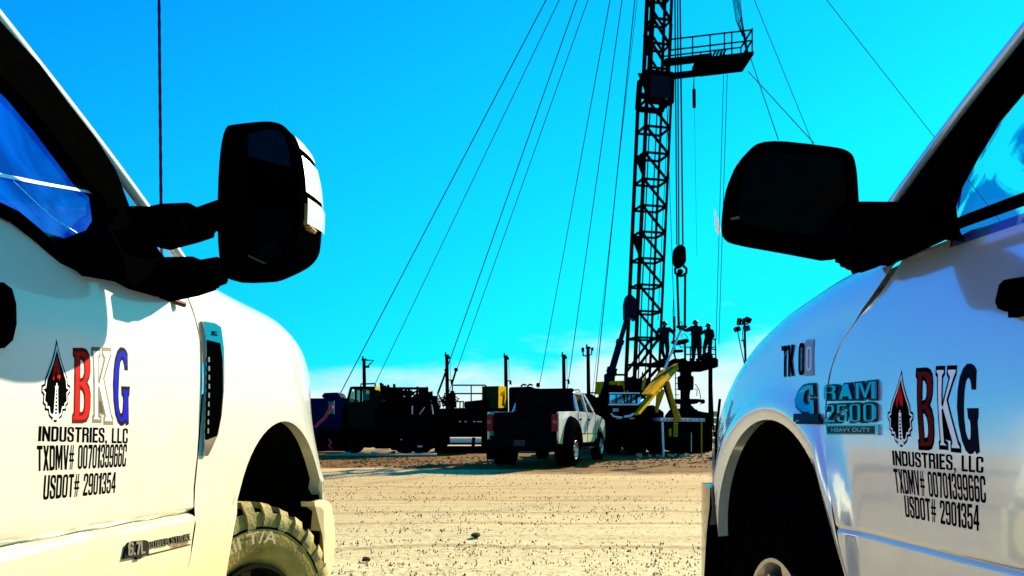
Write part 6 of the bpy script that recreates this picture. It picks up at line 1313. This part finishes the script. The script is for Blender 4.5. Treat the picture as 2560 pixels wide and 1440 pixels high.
# small yellow shed
t, base = group_at('yellow_shed', 'small box shed with one sunlit yellow side above the black trailer', 'shed', 1236, 1020, 37)
b = MB(); b.prism([W(1205, 1020, 37)-base, W(1205, 966, 37)-base, W(1246, 965, 37)-base, W(1246, 1020, 37)-base], (.28, 1.9, 0)); b.build('shed_box', mat('shaded_yellow', (.012, .016, .003), .6, spec=.05), t); b = MB(); b.prism([W(x, y, Y)-base for x, y, Y in ((1246.3, 965, 37.01), (1265, 966.5, 38.9), (1265, 1019, 38.9), (1246.3, 1020, 37.01))], (-.05, .02, 0)); b.build('yellow_end', M['yellow'], t)  # front wall is the shed's yellow with its shade coloured in as dark olive
S_(t, base, 'shed_base', [(1203, GY(37)), (1203, 1020), (1268, 1020), (1268, GY(37))], 37, 39, M['steel'])
b = MB()
for a in range(3): b.tube([W(1252+4*a, 990, 36.9)-base, W(1254+4*a, 980-2*a, 36.9)-base, W(1258+3*a, 990, 36.9)-base, W(1256+3*a, 1015, 36.9)-base], .03, 6)
b.build('cable_coil', M['steel'], t)
# dark tank behind the pickup
t, base = group_at('frac_tank', 'long dark tank with roof hatches behind the parked dual-wheel pickup', 'tank', 1380, GY(40), 40)
S_(t, base, 'tank_body', [(1272, GY(40)), (1272, 968), (1330, 966), (1335, 970), (1480, 985), (1500, 1000), (1510, 1040), (1510, GY(40))], 40, 43, M['steel'], .05); S_(t, base, 'hatch', [(1341, 967), (1341, 957), (1350, 957), (1350, 967)], 40.5, 41, M['steel'])
b = MB()
for x in (1302, 1318): b.tube([W(x, 966, 40.3)-base, W(x+6, 961, 40.3)-base, W(x+14, 963, 40.3)-base], .05, 6)
b.tube([W(1470, 980, 40)-base, W(1470, 1030, 40)-base], .04, 6); b.tube([W(1470, 982, 40)-base, W(1492, 982, 40)-base], .04, 6); b.build('tank_pipe', M['steel'], t)
# round fittings right of the pickup cab
b = MB(); b.lathe(W(1487, 1022, 35), (0, 1, 0), [(0, .08), (0, .24), (.1, .32), (.3, .32), (.4, .2)], 18); b.lathe(W(1507, 1012, 35), (0, 1, 0), [(0, .16), (0, .22), (.1, .26), (.3, .26)], 18); b.slab([(1476, 1060), (1478, 1020), (1484, 1000), (1500, 990), (1512, 1000), (1516, 1060)], 35.3, 36.3)
world_mb('hose_reel', b, M['steel'], 'dark round reels standing between the parked dual-wheel pickup and the rig carrier', 'reel', smooth=40)
# blue cabin at far left
t, base = group_at('site_cabin', 'dark blue site cabin with roof unit behind the sunlit fender', 'cabin', 815, GY(38), 38)
S_(t, base, 'wall', [(760, GY(38)-4), (760, 996), (868, 995), (868, GY(38)-4)], 38, 41, M['blue'], .03); S_(t, base, 'roof_unit', [(804, 995), (805, 985), (812, 982), (842, 981), (850, 986), (851, 995)], 38.4, 39.8, M['blue'], .05)
S_(t, base, 'window', [(821, 1034), (821, 1004), (834, 1004), (834, 1034)], 37.96, 37.99, M['glass_dark'], 0); b = MB(); b.beam(W(835.5, 1002, 37.97)-base, W(835.5, 1036, 37.97)-base, .03, .03); b.build('window_trim', M['galv'], t)
S_(t, base, 'skid', [(762, GY(38)), (762, GY(38)-4), (866, GY(38)-4), (866, GY(38))], 38, 40.8, M['steel'], .01)
b = MB(); b.tube([W(788, 1068, 37), W(800, 1056, 37), W(812, 1045, 37), W(820, 1030, 37), W(828, 1017, 37), W(832, 1018, 37)], .075, 8); world_mb('red_hose', b, M['redhose'], 'red hose looping up in front of the blue cabin window', 'hose', smooth=50)
b = MB(); b.slab([(790, 1128), (792, 1076), (810, 1072), (858, 1070), (862, 1128)], 35, 36.5); world_mb('dark_skid', b, M['steel'], 'low dark skid below the blue cabin beside the pump truck', 'skid', bevel=.06)
b = MB(); b.tube([W(822, 1098, 34.6), W(828, 1106, 34.6), W(822, 1114, 34.6), W(830, 1122, 34.6)], .05, 6); world_mb('red_fitting', b, M['redhose'], 'small red coupling lying at the foot of the low dark skid', 'hose coupling')
# ground mats and scraps along the equipment
b = MB()
for x0, x1, y, Y in ((815, 950, 1139, 31.4), (940, 1090, 1141, 31)): p, q = W(x0, y, Y), W(x1, y, Y); b.beam((p.x, p.y, .05), (q.x, q.y+.3, .05), .7, .07)
world_mb('timber_mat', b, mat('pale_mat', (.26, .21, .13), .85), 'pale flat mats lying on the dirt below the pump truck', 'mat')
r_ = random.Random(21); b = MB()
for k in range(38):
    px = r_.choice([r_.uniform(860, 1090), r_.uniform(1590, 1775)]); Y = r_.uniform(31.5, 33.5) if px < 1200 else r_.uniform(30, 31.8); s = r_.uniform(.04, .13); p = W(px, YH, Y); b.box((p.x, p.y, s*.4), (s*2, s, s*.8), (r_.uniform(-.3, .3), r_.uniform(-.3, .3), r_.uniform(0, 3)))
tag(b.build('yard_scrap', mat('pale_scrap', (.34, .27, .17), .8)), 'pale scraps of metal and rag strewn along the foot of the equipment', 'scrap', kind='stuff')
